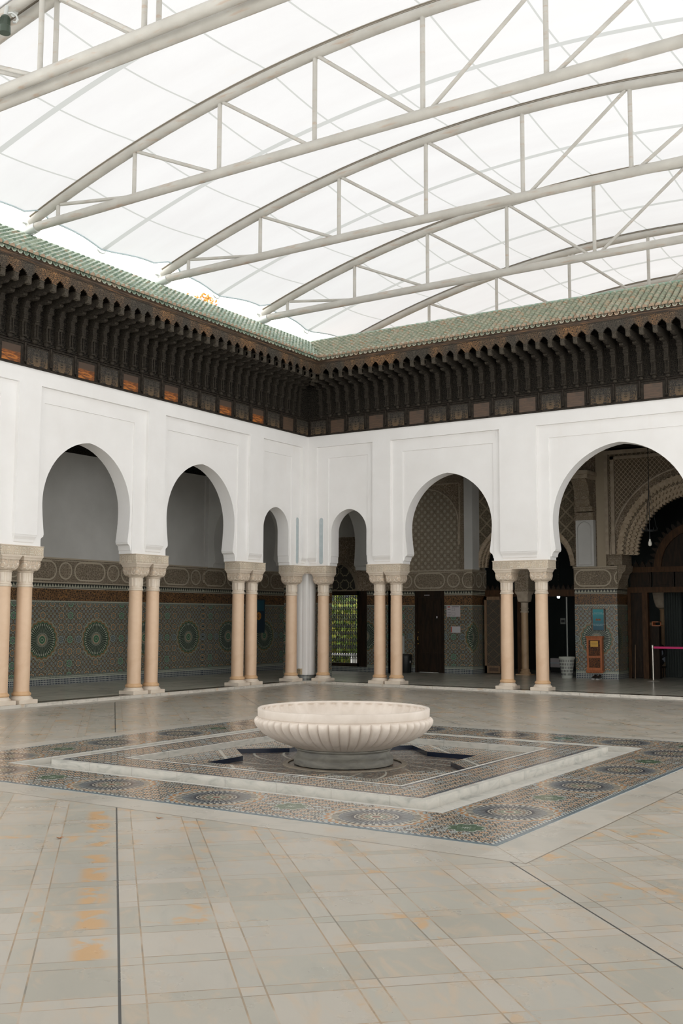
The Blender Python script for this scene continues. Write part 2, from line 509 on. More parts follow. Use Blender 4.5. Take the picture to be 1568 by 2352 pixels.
@mat
def star_plaster(g):
    """geometric star lattice of the blind arch"""
    x, y, z = g.pos(); s = .208
    c = (.25, .21, .158)
    lines = None
    for k in range(3):
        a = radians(30 + 60 * k)
        t = ((x * cos(a) + z * sin(a)).wrap(-s / 2, s / 2)).abs()
        l = t < .006
        lines = l if lines is None else lines.max(l)
    dx = x.wrap(-s / 2, s / 2); dz = z.wrap(-s / 2, s / 2)
    dx2 = (x + s / 2).wrap(-s / 2, s / 2); dz2 = (z + s / 2).wrap(-s / 2, s / 2)
    rr = ((dx.sq() + dz.sq()).sqrt()).min((dx2.sq() + dz2.sq()).sqrt())
    disc = rr < .043
    col = g.mix(lines, c, (.17, .135, .095)); col = g.mix(disc, col, (.38, .335, .255))
    return g.pbr(col, .8, normal=g.bump(1.0 - lines * (1.0 - disc), .2, .004))
@mat
def net_stucco(g):
    """scale-net (sebka) carving"""
    x, y, z = g.pos(); u = x + y
    a = u / .115; 
    w = (z / .13 + (a * pi).sin() * 0.0)
    t1 = ((a + w) ).wrap(-.5, .5); t2 = ((a - w)).wrap(-.5, .5)
    l = (t1.abs() < .09).max(t2.abs() < .09)
    h = l.max(arab(g, g.xyz(u, z, 0.0), 30) * .6)
    return g.pbr(g.mix(h, (.14, .105, .07), (.40, .33, .24)), .8, normal=g.bump(h, .9, .016))  # shade inside the net meshes painted as a dark ground
@mat
def diamond_stucco(g):
    x, y, z = g.pos(); u = x + y
    t1 = ((u + z)).wrap(-.21, .21); t2 = ((u - z)).wrap(-.21, .21)
    l = ((t1.abs() - .195).abs() < .014).max((t2.abs() - .195).abs() < .014)
    h = l.max(arab(g, g.xyz(u, z, 0.0), 15) * .7)
    return g.pbr(g.mix(h, (.10, .08, .05), (.30, .25, .175)), .8, normal=g.bump(h, .9, .014))  # dark ground of the diamonds is recess shade put into the colour
@mat
def script_stucco(g):
    x, y, z = g.pos(); u = x + y
    h = arab(g, g.xyz(u * 1.5, z * .7, 0.0), 22).max(((u - 5.59).abs() > .10) * 1.0)
    return g.pbr(g.mix(h, (.13, .10, .065), (.38, .32, .235)), .8, normal=g.bump(h, .9, .014))  # ground behind the script coloured darker to imitate recess shade
@mat
def grille_tympanum(g):
    x, y, z = g.pos()
    dx = (x + 1.92).wrap(-.17, .17); dz = (z - 2.55).wrap(-.2, .2)
    r, th = polar(g, dx, dz)
    l = ((r + (th * 8).cos() * .012 - .14).abs() < .012)
    return g.pbr(g.mix(l, (.035, .03, .024), (.26, .23, .15)), .8)

# ---------------------------------------------------------------- court marble
def marble_base(g, x, y, s, t, strong=1.0):
    """s,t: slab coordinates (along the two joint directions), returns colour"""
    per = .715; bw = .157
    fs = (s + 2.85).mod(per); ft = (t - 28.93).mod(per)
    bs = fs < bw; bt = ft < bw
    cs = ((s + 2.85) / per).floor() * 2 + bs; ct = ((t - 28.93) / per).floor() * 2 + bt
    cell = g.xyz(cs, ct, 0.0)
    w = g.white(cell); w2 = g.white(g.xyz(cs, ct, 9.0)); w3 = g.white(g.xyz(cs, ct, 17.0))
    col = g.ramp(w, [(0, (.335, .32, .27)), (.35, (.39, .365, .31)), (.65, (.435, .40, .345)), (1, (.37, .355, .31))])
    col = g.mix(g.sstep(w2, .55, .95, 0, .5), col, (.365, .36, .31))
    # veins: stretched along the slabs, shifted per slab
    ad = g.xyz(t * .8 + w3 * 30, s * 3.2 + w * 20, 0.0)
    v = g.noise(ad, scale=1.7, detail=8, rough=.62, dist=.9)
    col = g.mix(g.sstep(v, .50, .72, 0, .32), col, (.30, .295, .26))
    v2 = g.noise(g.xyz(t * .9 + w * 40, s * 2.0, 2.0), scale=2.2, detail=7, dist=1.2)
    col = g.mix(g.sstep(v2, .48, .70, 0, .65), col, (.47, .375, .275))
    # rusty stains: near joints of a few slabs
    e = ((fs - bw).abs()).min(fs.min(per - fs))
    big = g.noise(g.xyz(x, y, 5.0), scale=.55, detail=4)
    blot = g.noise(g.xyz(x, y, 8.0), scale=5.5, detail=5, dist=.6)
    stain = g.sstep(blot, .52, .62) * g.sstep(e, .16, .0) * g.sstep(big, .47, .58)
    slabst = g.sstep(blot, .50, .66) * (w2 > .90) * .8
    # the row of ochre patches beside the dark joint on the left foreground
    row = g.sstep(((s + 6.62).abs()), .17, .05) * g.sstep(blot, .42, .52) * (t > 23.4) * (t < 29.1) * ((ft > .2))
    col = g.mix((stain * .75).max(slabst).max(row * .9), col, (.50, .305, .14))
    # joints
    j = (e < .0062).max((ft.min(per - ft)).min((ft - bw).abs()) < .006)
    jn = g.noise(g.xyz(x, y, 1.0), scale=3, detail=4)
    col = g.mix(j, col, g.ramp(jn, [(.35, (.20, .185, .15)), (.5, (.34, .25, .16)), (.65, (.42, .36, .29))]))
    big5 = (s + 2.85 + .0).wrap(-3.575 / 2, 3.575 / 2).abs()
    col = g.mix(big5 < .009, col, (.055, .055, .05))
    return col, j.max(big5 < .009)
@mat
def court_marble(g):
    x, y, z = g.pos()
    col, j = marble_base(g, x, y, x + y, x - y)
    # plain marble border round the mosaic and along the arcades
    a = (x - CX).abs().max((y - CY).abs())
    inb = (a < 3.95)
    inb2 = (x < .42).max(y > -.42)
    w = g.white(g.xyz((x / .9).floor(), (y / .9).floor(), 4.0))
    v = g.noise(g.xyz(x * 1.5, y * 1.5, 0.0), scale=2, detail=8, dist=1.3)
    bc = g.ramp(w, [(0, (.39, .365, .315)), (1, (.46, .43, .375))])
    bc = g.mix(g.sstep(v, .5, .7, 0, .5), bc, (.33, .325, .29))
    bc = g.mix(g.sstep(g.noise(g.xyz(x, y, 8.0), scale=3, detail=5), .55, .7, 0, .5), bc, (.46, .35, .24))
    jb = ((x - y).mod(.98) < .006).max(((x - CX).abs() - (y - CY).abs()).abs() < .006)
    bc = g.mix(jb, bc, (.30, .25, .19))
    col = g.mix(inb.max(inb2), col, bc)
    ln = ((a - 3.95).abs() < .007).max((x - .42).abs() < .006 ).max((y + .42).abs() < .006)
    col = g.mix(ln, col, (.20, .17, .13))
    dirt = g.noise(g.xyz(x, y, 3.0), scale=.35, detail=3)
    col = g.mul(col, g.ramp(dirt, [(.35, .93), (.65, 1.03)]))
    ro = g.ramp(g.noise(g.xyz(x, y, 6.0), scale=2.5, detail=4), [(.3, .25), (.7, .36)])
    return g.pbr(col, ro, normal=g.bump(g.noise(g.xyz(x, y, 6.0), scale=4, detail=2), .03, .01), spec=.38)
@mat
def kerb_marble(g):
    x, y, z = g.pos()
    v = g.noise(g.xyz(x * 1.0, y * 1.0, z * 2), scale=5, detail=8, dist=1.6)
    c = g.ramp(v, [(.35, (.62, .58, .52)), (.55, (.56, .53, .47)), (.72, (.36, .34, .30))])
    c = g.mix(g.sstep(g.noise(scale=4, detail=4), .58, .7, 0, .6), c, (.52, .37, .24))
    u = x + y
    c = g.mix((u.mod(.86) < .007), c, (.22, .19, .15))
    return g.pbr(c, .35)
@mat
def basin_marble(g):
    x, y, z = g.pos()
    v = g.noise(g.xyz(x * .9, y * .9, z * 2), scale=4, detail=8, dist=1.8)
    c = g.ramp(v, [(.35, (.50, .48, .43)), (.55, (.43, .42, .38)), (.75, (.29, .29, .26))])
    u = x + y
    c = g.mix((u.mod(.62) < .005), c, (.28, .26, .22))
    return g.pbr(c, .4)
@mat
def gallery_floor_marble(g):
    x, y, z = g.pos()
    w = g.white(g.xyz((x / .6).floor(), (y / .6).floor(), 4.0))
    v = g.noise(g.xyz(x, y, 0.0), scale=3, detail=7, dist=1.0)
    c = g.ramp(w, [(0, (.44, .43, .37)), (1, (.52, .50, .43))])
    c = g.mix(g.sstep(v, .5, .7, 0, .5), c, (.28, .28, .25))
    j = (x.mod(.6) < .006).max(y.mod(.6) < .006)
    c = g.mix(j, c, (.11, .10, .08))
    # dark mosaic strip beside the columns
    strip = ((x < -.07) * (x > -.34) * (y < .1)).max((y > .07) * (y < .34) * (x > -.1))
    c = g.mix(strip, c, tess(g, x, y, .02, [(0, (.03, .03, .025)), (.5, (.10, .06, .035)), (.7, (.16, .15, .11)), (.9, (.06, .04, .03))]))
    return g.pbr(c, .22)

BEAM = [(0, (.024, .024, .024)), (.26, (.38, .38, .33)), (.38, (.46, .22, .08)), (.54, (.12, .085, .06)), (.58, (.26, .33, .35)), (.74, (.03, .03, .03)), (.92, (.38, .37, .31))]
def mosaic_common(g, x, y):
    col = tess(g, x, y, .0125, BEAM)
    b = .103
    hue = g.white(g.xyz((x / .206).floor(), (y / .206).floor(), 2.0))
    oc = g.ramp(hue, [(0, (.55, .25, .085)), (.42, (.36, .43, .46)), (.66, (.04, .04, .04)), (.76, (.48, .25, .10))], 'CONSTANT')
    dx = (x - CX).wrap(-b / 2, b / 2); dy = (y - CY).wrap(-b / 2, b / 2)
    r, th = polar(g, dx, dy)
    pr = r / .045 - (th * 8).cos() * .10
    c2 = g.ramp(pr, [(0, (.48, .46, .38)), (.26, (.018, .018, .02)), (.60, (.44, .43, .37)), (.80, (.02, .02, .022))], 'CONSTANT')
    c2 = g.mix((pr > .26) * (pr < .60) * ((th * 8).cos() > -.2), c2, oc)
    col = g.mix(pr < .98, col, c2)
    dx = (x - CX - b / 2).wrap(-b / 2, b / 2); dy = (y - CY - b / 2).wrap(-b / 2, b / 2)
    r2, th2 = polar(g, dx, dy)
    pr2 = r2 / .028 - (th2 * 4).cos() * .15
    col = g.mix(pr2 < .98, col, g.ramp(pr2, [(0, (.02, .02, .022)), (.35, (.46, .44, .37)), (.75, (.03, .03, .03))], 'CONSTANT'))
    # fine dark outlines that tie the stars together
    l = (((x + y - CX - CY).wrap(-b / 2, b / 2)).abs() < .004).max((((x - y - CX + CY).wrap(-b / 2, b / 2)).abs()) < .004)
    return g.mix(l * (pr > .98), col, (.025, .025, .025))
@mat
def mosaic_outer(g):
    x, y, z = g.pos()
    col = mosaic_common(g, x, y)
    X = (x - CX).abs(); Y = (y - CY).abs()
    a = X.max(Y); b = X.min(Y)
    for bc in (.645, 2.30):
        r, th = polar(g, a - 3.10, b - bc)
        col = rosette(g, col, a - 3.10, b - bc, .45, 24, [(0, (.30, .17, .08)), (.80, (.38, .36, .30)), (.86, (.34, .18, .08)), (.93, (.27, .31, .31))], .03)
        k = (th * 24).cos()
        med = g.ramp(r / .36, [(0, (.16, .05, .03)), (.10, (.45, .42, .34)), (.14, (.20, .22, .16)), (.26, (.46, .43, .35)), (.31, (.30, .17, .09)), (.36, (.46, .43, .36)), (.42, (.04, .04, .05)), (.46, (.48, .45, .37)), (.50, (.03, .035, .05))], 'CONSTANT')
        blue = g.mix(g.sstep(r, .21, .30), (.03, .035, .05), (.10, .12, .14))
        blue = g.mix(g.sstep((th * 40).cos(), .55, .85, 0, .7), blue, (.36, .36, .32))
        med = g.mix((r > .205) * (r < .305), med, blue)
        outer = g.mix(g.sstep((th * 40).cos(), -.2, .2), (.40, .38, .32), (.05, .045, .04))
        med = g.mix((r > .075) * (r < .175) * ((th * 24).cos() > .1), med, (.035, .035, .035))
        med = g.mix(r > .305, med, outer)
        col = g.mix(r < .36, col, med)
    for bc, ac in ((1.455, 3.10), (3.10, 3.10)):
        r, th = polar(g, a - ac, b - bc)
        pr = r / .15 - (th * 8).cos() * .12
        c = g.ramp(pr, [(0, (.40, .41, .35)), (.14, (.03, .08, .04)), (.34, (.33, .37, .30)), (.38, (.04, .08, .045)), (.60, (.07, .12, .07)), (.88, (.34, .37, .32))], 'CONSTANT')
        col = g.mix(pr < .98, col, c)
    ed = (a > 3.50)
    dash = ((x + y).mod(.055) < .03)
    col = g.mix(ed, col, g.mix(dash, (.06, .09, .12), (.42, .44, .40)))
    col = g.mix((a > 3.53), col, (.12, .16, .18))
    col = g.mix((a < 2.67), col, (.10, .13, .15))
    return g.pbr(col, .2)
@mat
def mosaic_inner(g):
    x, y, z = g.pos()
    col = mosaic_common(g, x, y)
    a = (x - CX).abs().max((y - CY).abs())
    ln = ((a - 2.235).abs() < .012)
    col = g.mix(ln, col, (.04, .06, .09))
    ln2 = ((a - 1.80).abs() < .01)
    col = g.mix(ln2, col, (.04, .06, .09))
    # light bands that run out from the star's points
    X = (x - CX).abs(); Y = (y - CY).abs()
    d1 = ((X - Y).abs()); r = (X.sq() + Y.sq()).sqrt()
    st = (((X + Y) * 1.0 - 1.9).abs() < .05) * (a < 1.72)
    col = g.mix(st * ((((X + Y) * 60).sin()) > 0), col, (.45, .43, .37))
    return g.pbr(col, .25)
@mat
def star_tile(g): g.pos(); return g.pbr((.012, .018, .035), .15)
@mat
def mosaic_pit(g):
    x, y, z = g.pos()
    col = tess(g, x, y, .016, [(0, (.04, .035, .03)), (.3, (.15, .11, .08)), (.5, (.26, .26, .23)), (.7, (.04, .04, .04)), (.92, (.30, .17, .09))])
    r, th = polar(g, x - CX, y - CY)
    q = (th * 8 + r * 6).cos()
    col = g.mix(((q.abs() < .12) * (r > .75)), col, (.40, .38, .32))
    return g.pbr(col, .3)
# ---------------------------------------------------------------- mesh helpers
class MB:
    def __init__(s): s.v = []; s.f = []; s.mi = []
    def add(s, vs, fs, mi=0, T=None):
        o = len(s.v)
        if T is not None: vs = [tuple(T @ Vector(p)) for p in vs]
        s.v += [tuple(p) for p in vs]; s.f += [tuple(i + o for i in f) for f in fs]; s.mi += [mi] * len(fs)
        return s
    def box(s, x0, x1, y0, y1, z0, z1, mi=0, T=None):
        vs = [(x0, y0, z0), (x1, y0, z0), (x1, y1, z0), (x0, y1, z0), (x0, y0, z1), (x1, y0, z1), (x1, y1, z1), (x0, y1, z1)]
        return s.add(vs, [(0, 3, 2, 1), (4, 5, 6, 7), (0, 1, 5, 4), (1, 2, 6, 5), (2, 3, 7, 6), (3, 0, 4, 7)], mi, T)
    def bbox(s, x0, x1, y0, y1, z0, z1, b=.01, mi=0, T=None):
        """box with chamfered vertical and horizontal edges"""
        def ring(i, z): 
            return [(x0 + i + b, y0 + i, z), (x1 - i - b, y0 + i, z), (x1 - i, y0 + i + b, z), (x1 - i, y1 - i - b, z), (x1 - i - b, y1 - i, z), (x0 + i + b, y1 - i, z), (x0 + i, y1 - i - b, z), (x0 + i, y0 + i + b, z)]
        R = [ring(b, z0), ring(0, z0 + b), ring(0, z1 - b), ring(b, z1)]
        vs = [p for r in R for p in r]; fs = []
        for k in range(3):
            for i in range(8):
                j = (i + 1) % 8; fs.append((k * 8 + i, k * 8 + j, k * 8 + 8 + j, k * 8 + 8 + i))
        fs.append(tuple(range(7, -1, -1))); fs.append(tuple(range(24, 32)))
        return s.add(vs, fs, mi, T)
    def lathe(s, prof, n=32, c=(0, 0), mi=0, T=None, cap=True, fn=None):
        vs = []; fs = []
        for r, z in prof:
            for i in range(n):
                a = 2 * pi * i / n; rr = r if fn is None else fn(r, z, a)
                vs.append((c[0] + rr * cos(a), c[1] + rr * sin(a), z))
        for k in range(len(prof) - 1):
            for i in range(n):
                j = (i + 1) % n; fs.append((k * n + i, k * n + j, k * n + n + j, k * n + n + i))
        if cap:
            fs.append(tuple(range(n - 1, -1, -1))); q = (len(prof) - 1) * n; fs.append(tuple(range(q, q + n)))
        return s.add(vs, fs, mi, T)
    def sqlathe(s, prof, c=(0, 0), mi=0, T=None, seg=6):
        """stack of rounded squares: (half width, corner radius, z)"""
        vs = []; fs = []; n = 4 * seg
        for h, r, z in prof:
            for q in range(4):
                cx = (h - r) * (1 if q in (0, 3) else -1); cy = (h - r) * (1 if q in (0, 1) else -1)
                for i in range(seg):
                    a = pi / 2 * (q + i / (seg - 1)); vs.append((c[0] + cx + r * cos(a), c[1] + cy + r * sin(a), z))
        for k in range(len(prof) - 1):
            for i in range(n):
                j = (i + 1) % n; fs.append((k * n + i, k * n + j, k * n + n + j, k * n + n + i))
        fs.append(tuple(range(n - 1, -1, -1))); q = (len(prof) - 1) * n; fs.append(tuple(range(q, q + n)))
        return s.add(vs, fs, mi, T)
    def tube(s, pts, r, n=10, mi=0, cap=True):
        pts = [Vector(p) for p in pts]; vs = []; fs = []; up = None
        for k, p in enumerate(pts):
            d = (pts[min(k + 1, len(pts) - 1)] - pts[max(k - 1, 0)]).normalized()
            if up is None: up = Vector((0, 0, 1)) if abs(d.z) < .9 else Vector((1, 0, 0))
            a = d.cross(up).normalized(); b = a.cross(d).normalized(); up = b
            rr = r[k] if isinstance(r, (list, tuple)) else r
            for i in range(n):
                t = 2 * pi * i / n; vs.append(tuple(p + a * (rr * cos(t)) + b * (rr * sin(t))))
        for k in range(len(pts) - 1):
            for i in range(n):
                j = (i + 1) % n; fs.append((k * n + i, k * n + n + i, k * n + n + j, k * n + j))
        if cap:
            fs.append(tuple(range(n))); q = (len(pts) - 1) * n; fs.append(tuple(range(q + n - 1, q - 1, -1)))
        return s.add(vs, fs, mi)
    def prism(s, poly, axis, a, b, mi=0, T=None):
        """poly = list of (u, z); axis 'x': extruded along x, u is y; axis 'y': extruded along y, u is x; 'z': (x, y) along z"""
        def P(u, w, d): return (d, u, w) if axis == 'x' else ((u, d, w) if axis == 'y' else (u, w, d))
        n = len(poly); vs = [P(u, w, a) for u, w in poly] + [P(u, w, b) for u, w in poly]
        ar = sum(poly[i][0] * poly[(i + 1) % n][1] - poly[(i + 1) % n][0] * poly[i][1] for i in range(n))
        fs = [tuple(range(n)), tuple(range(2 * n - 1, n - 1, -1))]
        for i in range(n):
            j = (i + 1) % n; fs.append((i, i + n, j + n, j))
        # orient outward
        flip = ((ar > 0) == (a < b))
        if axis == 'y': flip = not flip
        if flip: fs = [tuple(reversed(f)) for f in fs]
        return s.add(vs, fs, mi, T)
    def build(s, name, mats, parent=None, smooth=0, loc=None):
        me = bpy.data.meshes.new(name); me.from_pydata(s.v, [], s.f)
        for m in (mats if isinstance(mats, (list, tuple)) else [mats]): me.materials.append(M[m] if isinstance(m, str) else m)
        if any(s.mi): me.polygons.foreach_set('material_index', s.mi)
        if smooth:
            me.shade_smooth(); me.set_sharp_from_angle(angle=radians(smooth))
        me.update()
        o = bpy.data.objects.new(name, me); COL.objects.link(o)
        if parent is not None: o.parent = parent
        if loc is not None: o.location = loc
        return o

def tag(o, label=None, cat=None, group=None, kind=None):
    if label: o['label'] = label
    if cat: o['category'] = cat
    if group: o['group'] = group
    if kind: o['kind'] = kind
    return o
def empty(name, loc=(0, 0, 0), rz=0, **k):
    o = bpy.data.objects.new(name, None); COL.objects.link(o); o.location = loc; o.rotation_euler = (0, 0, rz)
    o.empty_display_size = .1
    return tag(o, **k)
def copy_tree(o, parent=None):
    c = o.copy(); COL.objects.link(c)
    if parent is not None: c.parent = parent
    for ch in list(o.children): copy_tree(ch, c)
    return c
def struct(o, label=None): o['kind'] = 'structure'; tag(o, label); return o

# swap: mirror a shape made for the left arcade (outward +x, along y<0) to the right one (outward -y, along x>0)
SW = Matrix(((0, -1, 0, 0), (-1, 0, 0, 0), (0, 0, 1, 0), (0, 0, 0, 1)))
def swapped(mb):
    q = MB(); q.v = [(-p[1], -p[0], p[2]) for p in mb.v]; q.f = [tuple(reversed(f)) for f in mb.f]; q.mi = list(mb.mi); return q

KZ = .055      # kerb height = gallery floor level
# ---------------------------------------------------------------- floors
X1, Y1 = 16.9, -23.5
m = MB()
hx = 2.66   # hole under the fountain basin
xs = [0, CX - hx, CX + hx, X1]; ys = [Y1, CY - hx, CY + hx, 0]
for i in range(3):
    for j in range(3):
        if i == 1 and j == 1: continue
        m.box(xs[i], xs[i + 1], ys[j], ys[j + 1], -.10, 0)
fl = struct(m.build('floor', 'court_marble'), 'polished cream marble paving of the open court laid in diagonal bands')
m = MB().box(-3.9, 0, Y1, 0, -.10, KZ).box(-3.9, X1, 0, 8.6, -.10, KZ)
struct(m.build('floor', 'gallery_floor_marble'), 'dark shining marble floor of the covered gallery behind the columns')
m = MB().box(-.075, .012, Y1, -.012, 0, KZ + .002)
struct(m.build('trim_1', 'kerb_marble'), 'low pale marble kerb under the left row of columns')
m = MB().box(-.012, X1, -.012, .075, 0, KZ + .002)
struct(m.build('trim_2', 'kerb_marble'), 'low pale marble kerb under the right row of columns')

# ---------------------------------------------------------------- mosaic carpet and sunken basin
def sqring(mb, ro, ri, z0, z1, mi=0):
    for (a, b, c, d) in ((-ro, ro, -ro, -ri), (-ro, ro, ri, ro), (-ro, -ri, -ri, ri), (ri, ro, -ri, ri)):
        mb.box(CX + a, CX + b, CY + c, CY + d, z0, z1, mi)
    return mb
mo = sqring(MB(), 3.565, 2.665, -.01, .004).build('mosaic_border', 'mosaic_outer')
tag(mo, 'broad square band of glazed mosaic with big round medallions set in the court floor', 'mosaic')
basin = empty('fountain_basin', (0, 0, 0), label='square raised mosaic bench with marble edge around the fountain bowl', cat='basin')
m = MB(); sqring(m, 2.665, 2.60, -.07, .003); sqring(m, 2.60, 2.30, -.08, -.06)
m.build('drain_channel', 'basin_marble', basin)
m = MB(); sqring(m, 2.33, 2.262, -.06, .03); sqring(m, 1.778, 1.745, -.05, .031)
m.build('marble_edge', 'basin_marble', basin)
m = MB(); sqring(m, 2.262, 1.778, -.05, .030); m.build('bench_mosaic', 'mosaic_inner', basin)
# star shaped pit
R8 = 1.60; r8 = R8 * .7654
star = []
for k in range(16):
    a = pi / 8 * k; rr = R8 if k % 2 == 0 else r8; star.append((CX + rr * cos(a), CY + rr * sin(a)))
out = [(CX + 1.745 * p[0], CY + 1.745 * p[1]) for p in ((1, 0), (1, .4142), (1, 1), (.4142, 1), (0, 1), (-.4142, 1), (-1, 1), (-1, .4142), (-1, 0), (-1, -.4142), (-1, -1), (-.4142, -1), (0, -1), (.4142, -1), (1, -1), (1, -.4142))]
m = MB(); zt, zp = -.04, -.095
vs = [(x, y, zt) for x, y in out] + [(x, y, zt) for x, y in star]
m.add(vs, [(i, (i + 1) % 16, 16 + (i + 1) % 16, 16 + i) for i in range(16)])
m.build('star_surround', 'mosaic_inner', basin)
m = MB()
m.add([(x, y, zt) for x, y in star] + [(x, y, zp) for x, y in star], [(i, (i + 1) % 16, 16 + (i + 1) % 16, 16 + i) for i in range(16)])
m.build('star_wall', 'star_tile', basin)
m = MB().add([(x, y, zp) for x, y in star], [tuple(range(16))]); m.box(CX - 2.3, CX + 2.3, CY - 2.3, CY + 2.3, -.14, -.10)
m.build('star_pit', 'mosaic_pit', basin)
m = MB().lathe([(.72, -.095), (.72, -.085), (.66, -.083), (.66, -.094)], 48, (CX, CY), cap=False)
m.build('pit_ring', 'pit_stone', basin)

# ---------------------------------------------------------------- fountain bowl
bowl = empty('fountain_bowl', (CX - .02, CY, -.094), label='large fluted pale stone fountain bowl on a round grey foot', cat='fountain')
NF = 54
prof = [(.55, .196), (.585, .205), (.64, .222), (.70, .245), (.78, .275), (.86, .312), (.93, .355), (.985, .405), (1.022, .450), (1.036, .485), (1.036, .505), (1.026, .525), (1.004, .538), (.990, .541), (.990, .547), (.998, .552), (1.000, .56), (1.003, .632), (.998, .641), (.975, .645), (.958, .640), (.950, .625)]
def flute(r, z, a):
    w = 1.0 if .20 < z < .515 else 0.0
    if .515 <= z < .53: w = .7
    s = abs(sin(NF * a / 2))
    k = .046 * w * (r / 1.04)
    return r - k * (1 - s ** .7) + (.006 * w)
m = MB().lathe(prof, NF * 8, fn=flute, cap=False)
ins = [(.948, .625), (.940, .60), (.925, .57), (.905, .54), (.87, .49), (.80, .43), (.68, .375), (.5, .34), (.25, .325), (.001, .322)]
def scal(r, z, a):
    return r + (.030 * max(0, abs(sin(20 * a)) - .2) if .50 < z < .605 else 0)
m.lathe(ins, NF * 8, fn=scal, cap=False)
m.build('bowl', 'fountain_stone', bowl, 40)
m = MB().lathe([(.555, 0), (.575, .01), (.58, .07), (.572, .085), (.558, .10), (.545, .115), (.538, .16), (.548, .175), (.566, .18), (.566, .192), (.552, .20), (.5, .2)], 72)
m.build('foot', 'pedestal_stone', bowl, 40)
# fallen leaves
for k, (x, y, rz) in enumerate([(9.02, -14.98, .5), (8.95, -15.95, 1.2), (.35, -2.0, .3), (12.62, -12.9, 2.0)]):
    m = MB(); n = 10; vs = [(0, 0, .006)]
    for i in range(n):
        a = 2 * pi * i / n; vs.append((.024 * cos(a), .010 * sin(a) * (1 + .3 * cos(3 * a)), .004 + .010 * cos(a) ** 2))
    m.add(vs, [(0, i + 1, (i + 1) % n + 1) for i in range(n)])
    m.add([(p[0], p[1], p[2] - .003) for p in vs], [(0, (i + 1) % n + 1, i + 1) for i in range(n)])
    m.box(.022, .036, -.001, .001, .004, .007)
    o = m.build('dry_leaf', 'dry_leaf', None, 0, (x, y, .002)); o.rotation_euler = (0, 0, rz)
    tag(o, ['curled brown dry leaf on the pale marble left of the mosaic corner', 'small brown dry leaf beside the dark floor joint at left', 'tiny dry leaf near the kerb below the column pair left of the corner', 'small dry leaf on the marble border right of the mosaic'][k], 'leaf')

# ---------------------------------------------------------------- columns
def make_column():
    t = empty('column', (0, 0, KZ + .002))
    z0 = KZ + .002
    MB().bbox(-.204, .204, -.204, .204, 0, .073, .006).build('plinth', 'base_stone', t)
    def L(p): return [(r, z - z0) for r, z in p]
    m = MB().lathe(L([(.196, .129), (.199, .137), (.197, .147), (.188, .158), (.176, .168), (.168, .180), (.166, .190), (.160, .194)]), 36)
    m.build('base', 'base_stone', t, 40)
    m = MB().lathe(L([(.150, .193), (.164, .199), (.171, .212), (.171, .228), (.164, .242), (.150, .250), (.143, .258), (.139, .272)]), 36)
    m.build('base_ring', 'ring_stone', t, 40)
    m = MB().lathe(L([(.138, .262), (.1385, .9), (.136, 1.5), (.132, 2.12)]), 40)
    m.build('shaft', 'shaft_stone', t, 40)
    # fluted neck with leaf tongues and astragals
    def tongue(r, z, a):
        s = abs(cos(4 * a)); zz = z + z0
        return r + .010 * (1 if s > .55 else 0) * (1 if 2.19 < zz < 2.36 else 0) - .007 * (1 if .40 < s < .55 else 0) * (1 if 2.2 < zz < 2.36 else 0)
    m = MB().lathe(L([(.13, 2.105), (.146, 2.112), (.150, 2.125), (.146, 2.138), (.136, 2.142), (.140, 2.150), (.143, 2.156), (.138, 2.163), (.132, 2.17)]), 36)
    m.lathe(L([(.130, 2.16), (.130, 2.19), (.130, 2.20), (.131, 2.35), (.134, 2.362), (.150, 2.368), (.156, 2.376), (.152, 2.388), (.138, 2.395)]), 96, fn=tongue)
    m.build('neck', 'base_stone', t, 30)
    m = MB().sqlathe([(.135, .10, 2.385 - z0), (.168, .10, 2.392 - z0), (.186, .095, 2.41 - z0), (.193, .07, 2.44 - z0), (.194, .03, 2.49 - z0), (.190, .018, 2.54 - z0), (.186, .012, 2.568 - z0), (.190, .008, 2.575 - z0)])
    m.build('bell', 'bell_carving', t, 40)
    m = MB().sqlathe([(.186, .006, 2.572 - z0), (.196, .005, 2.582 - z0), (.199, .004, 2.600 - z0), (.205, .004, 2.615 - z0), (.216, .004, 2.628 - z0), (.219, .003, 2.636 - z0), (.219, .003, 2.650 - z0)], seg=3)
    m.build('abacus', 'base_stone', t, 30)
    return t
col0 = make_column()
cols = [  # x, y, label
    (-.205, -.365, 'pinkish stone column just left of the white corner pier'),
    (.345, .205, 'pinkish stone column just right of the white corner pier'),
    (-.205, -1.945, 'far column of the pair between the narrow and first wide left arches'),
    (-.205, -2.425, 'near column of the pair between the narrow and first wide left arches'),
    (-.205, -5.22, 'far column of the pair between the two big left arches'),
    (-.205, -5.71, 'near column of the pair between the two big left arches'),
    (-.205, -8.52, 'second column from the left edge of the photo, nearer its corner block'),
    (-.205, -9.0, 'leftmost column, cut by the left edge of the photo'),
    (1.948, .205, 'left column of the close pair right of the narrow right arch'),
    (2.398, .205, 'right column of the close pair right of the narrow right arch'),
    (5.19, .205, 'left column of the wide set pair before the largest arch'),
    (6.0, .205, 'right column of the wide set pair before the largest arch'),
    (-.205, -11.83, 'unseen'), (-.205, -12.31, 'unseen'), (9.60, .205, 'unseen'), (10.41, .205, 'unseen')]
for i, (x, y, lab) in enumerate(cols):
    if lab == 'unseen':
        continue
    c = col0 if i == 0 else copy_tree(col0)
    c.location = (x, y, KZ + .002); tag(c, lab, 'column', 'stone columns of the court arcade')
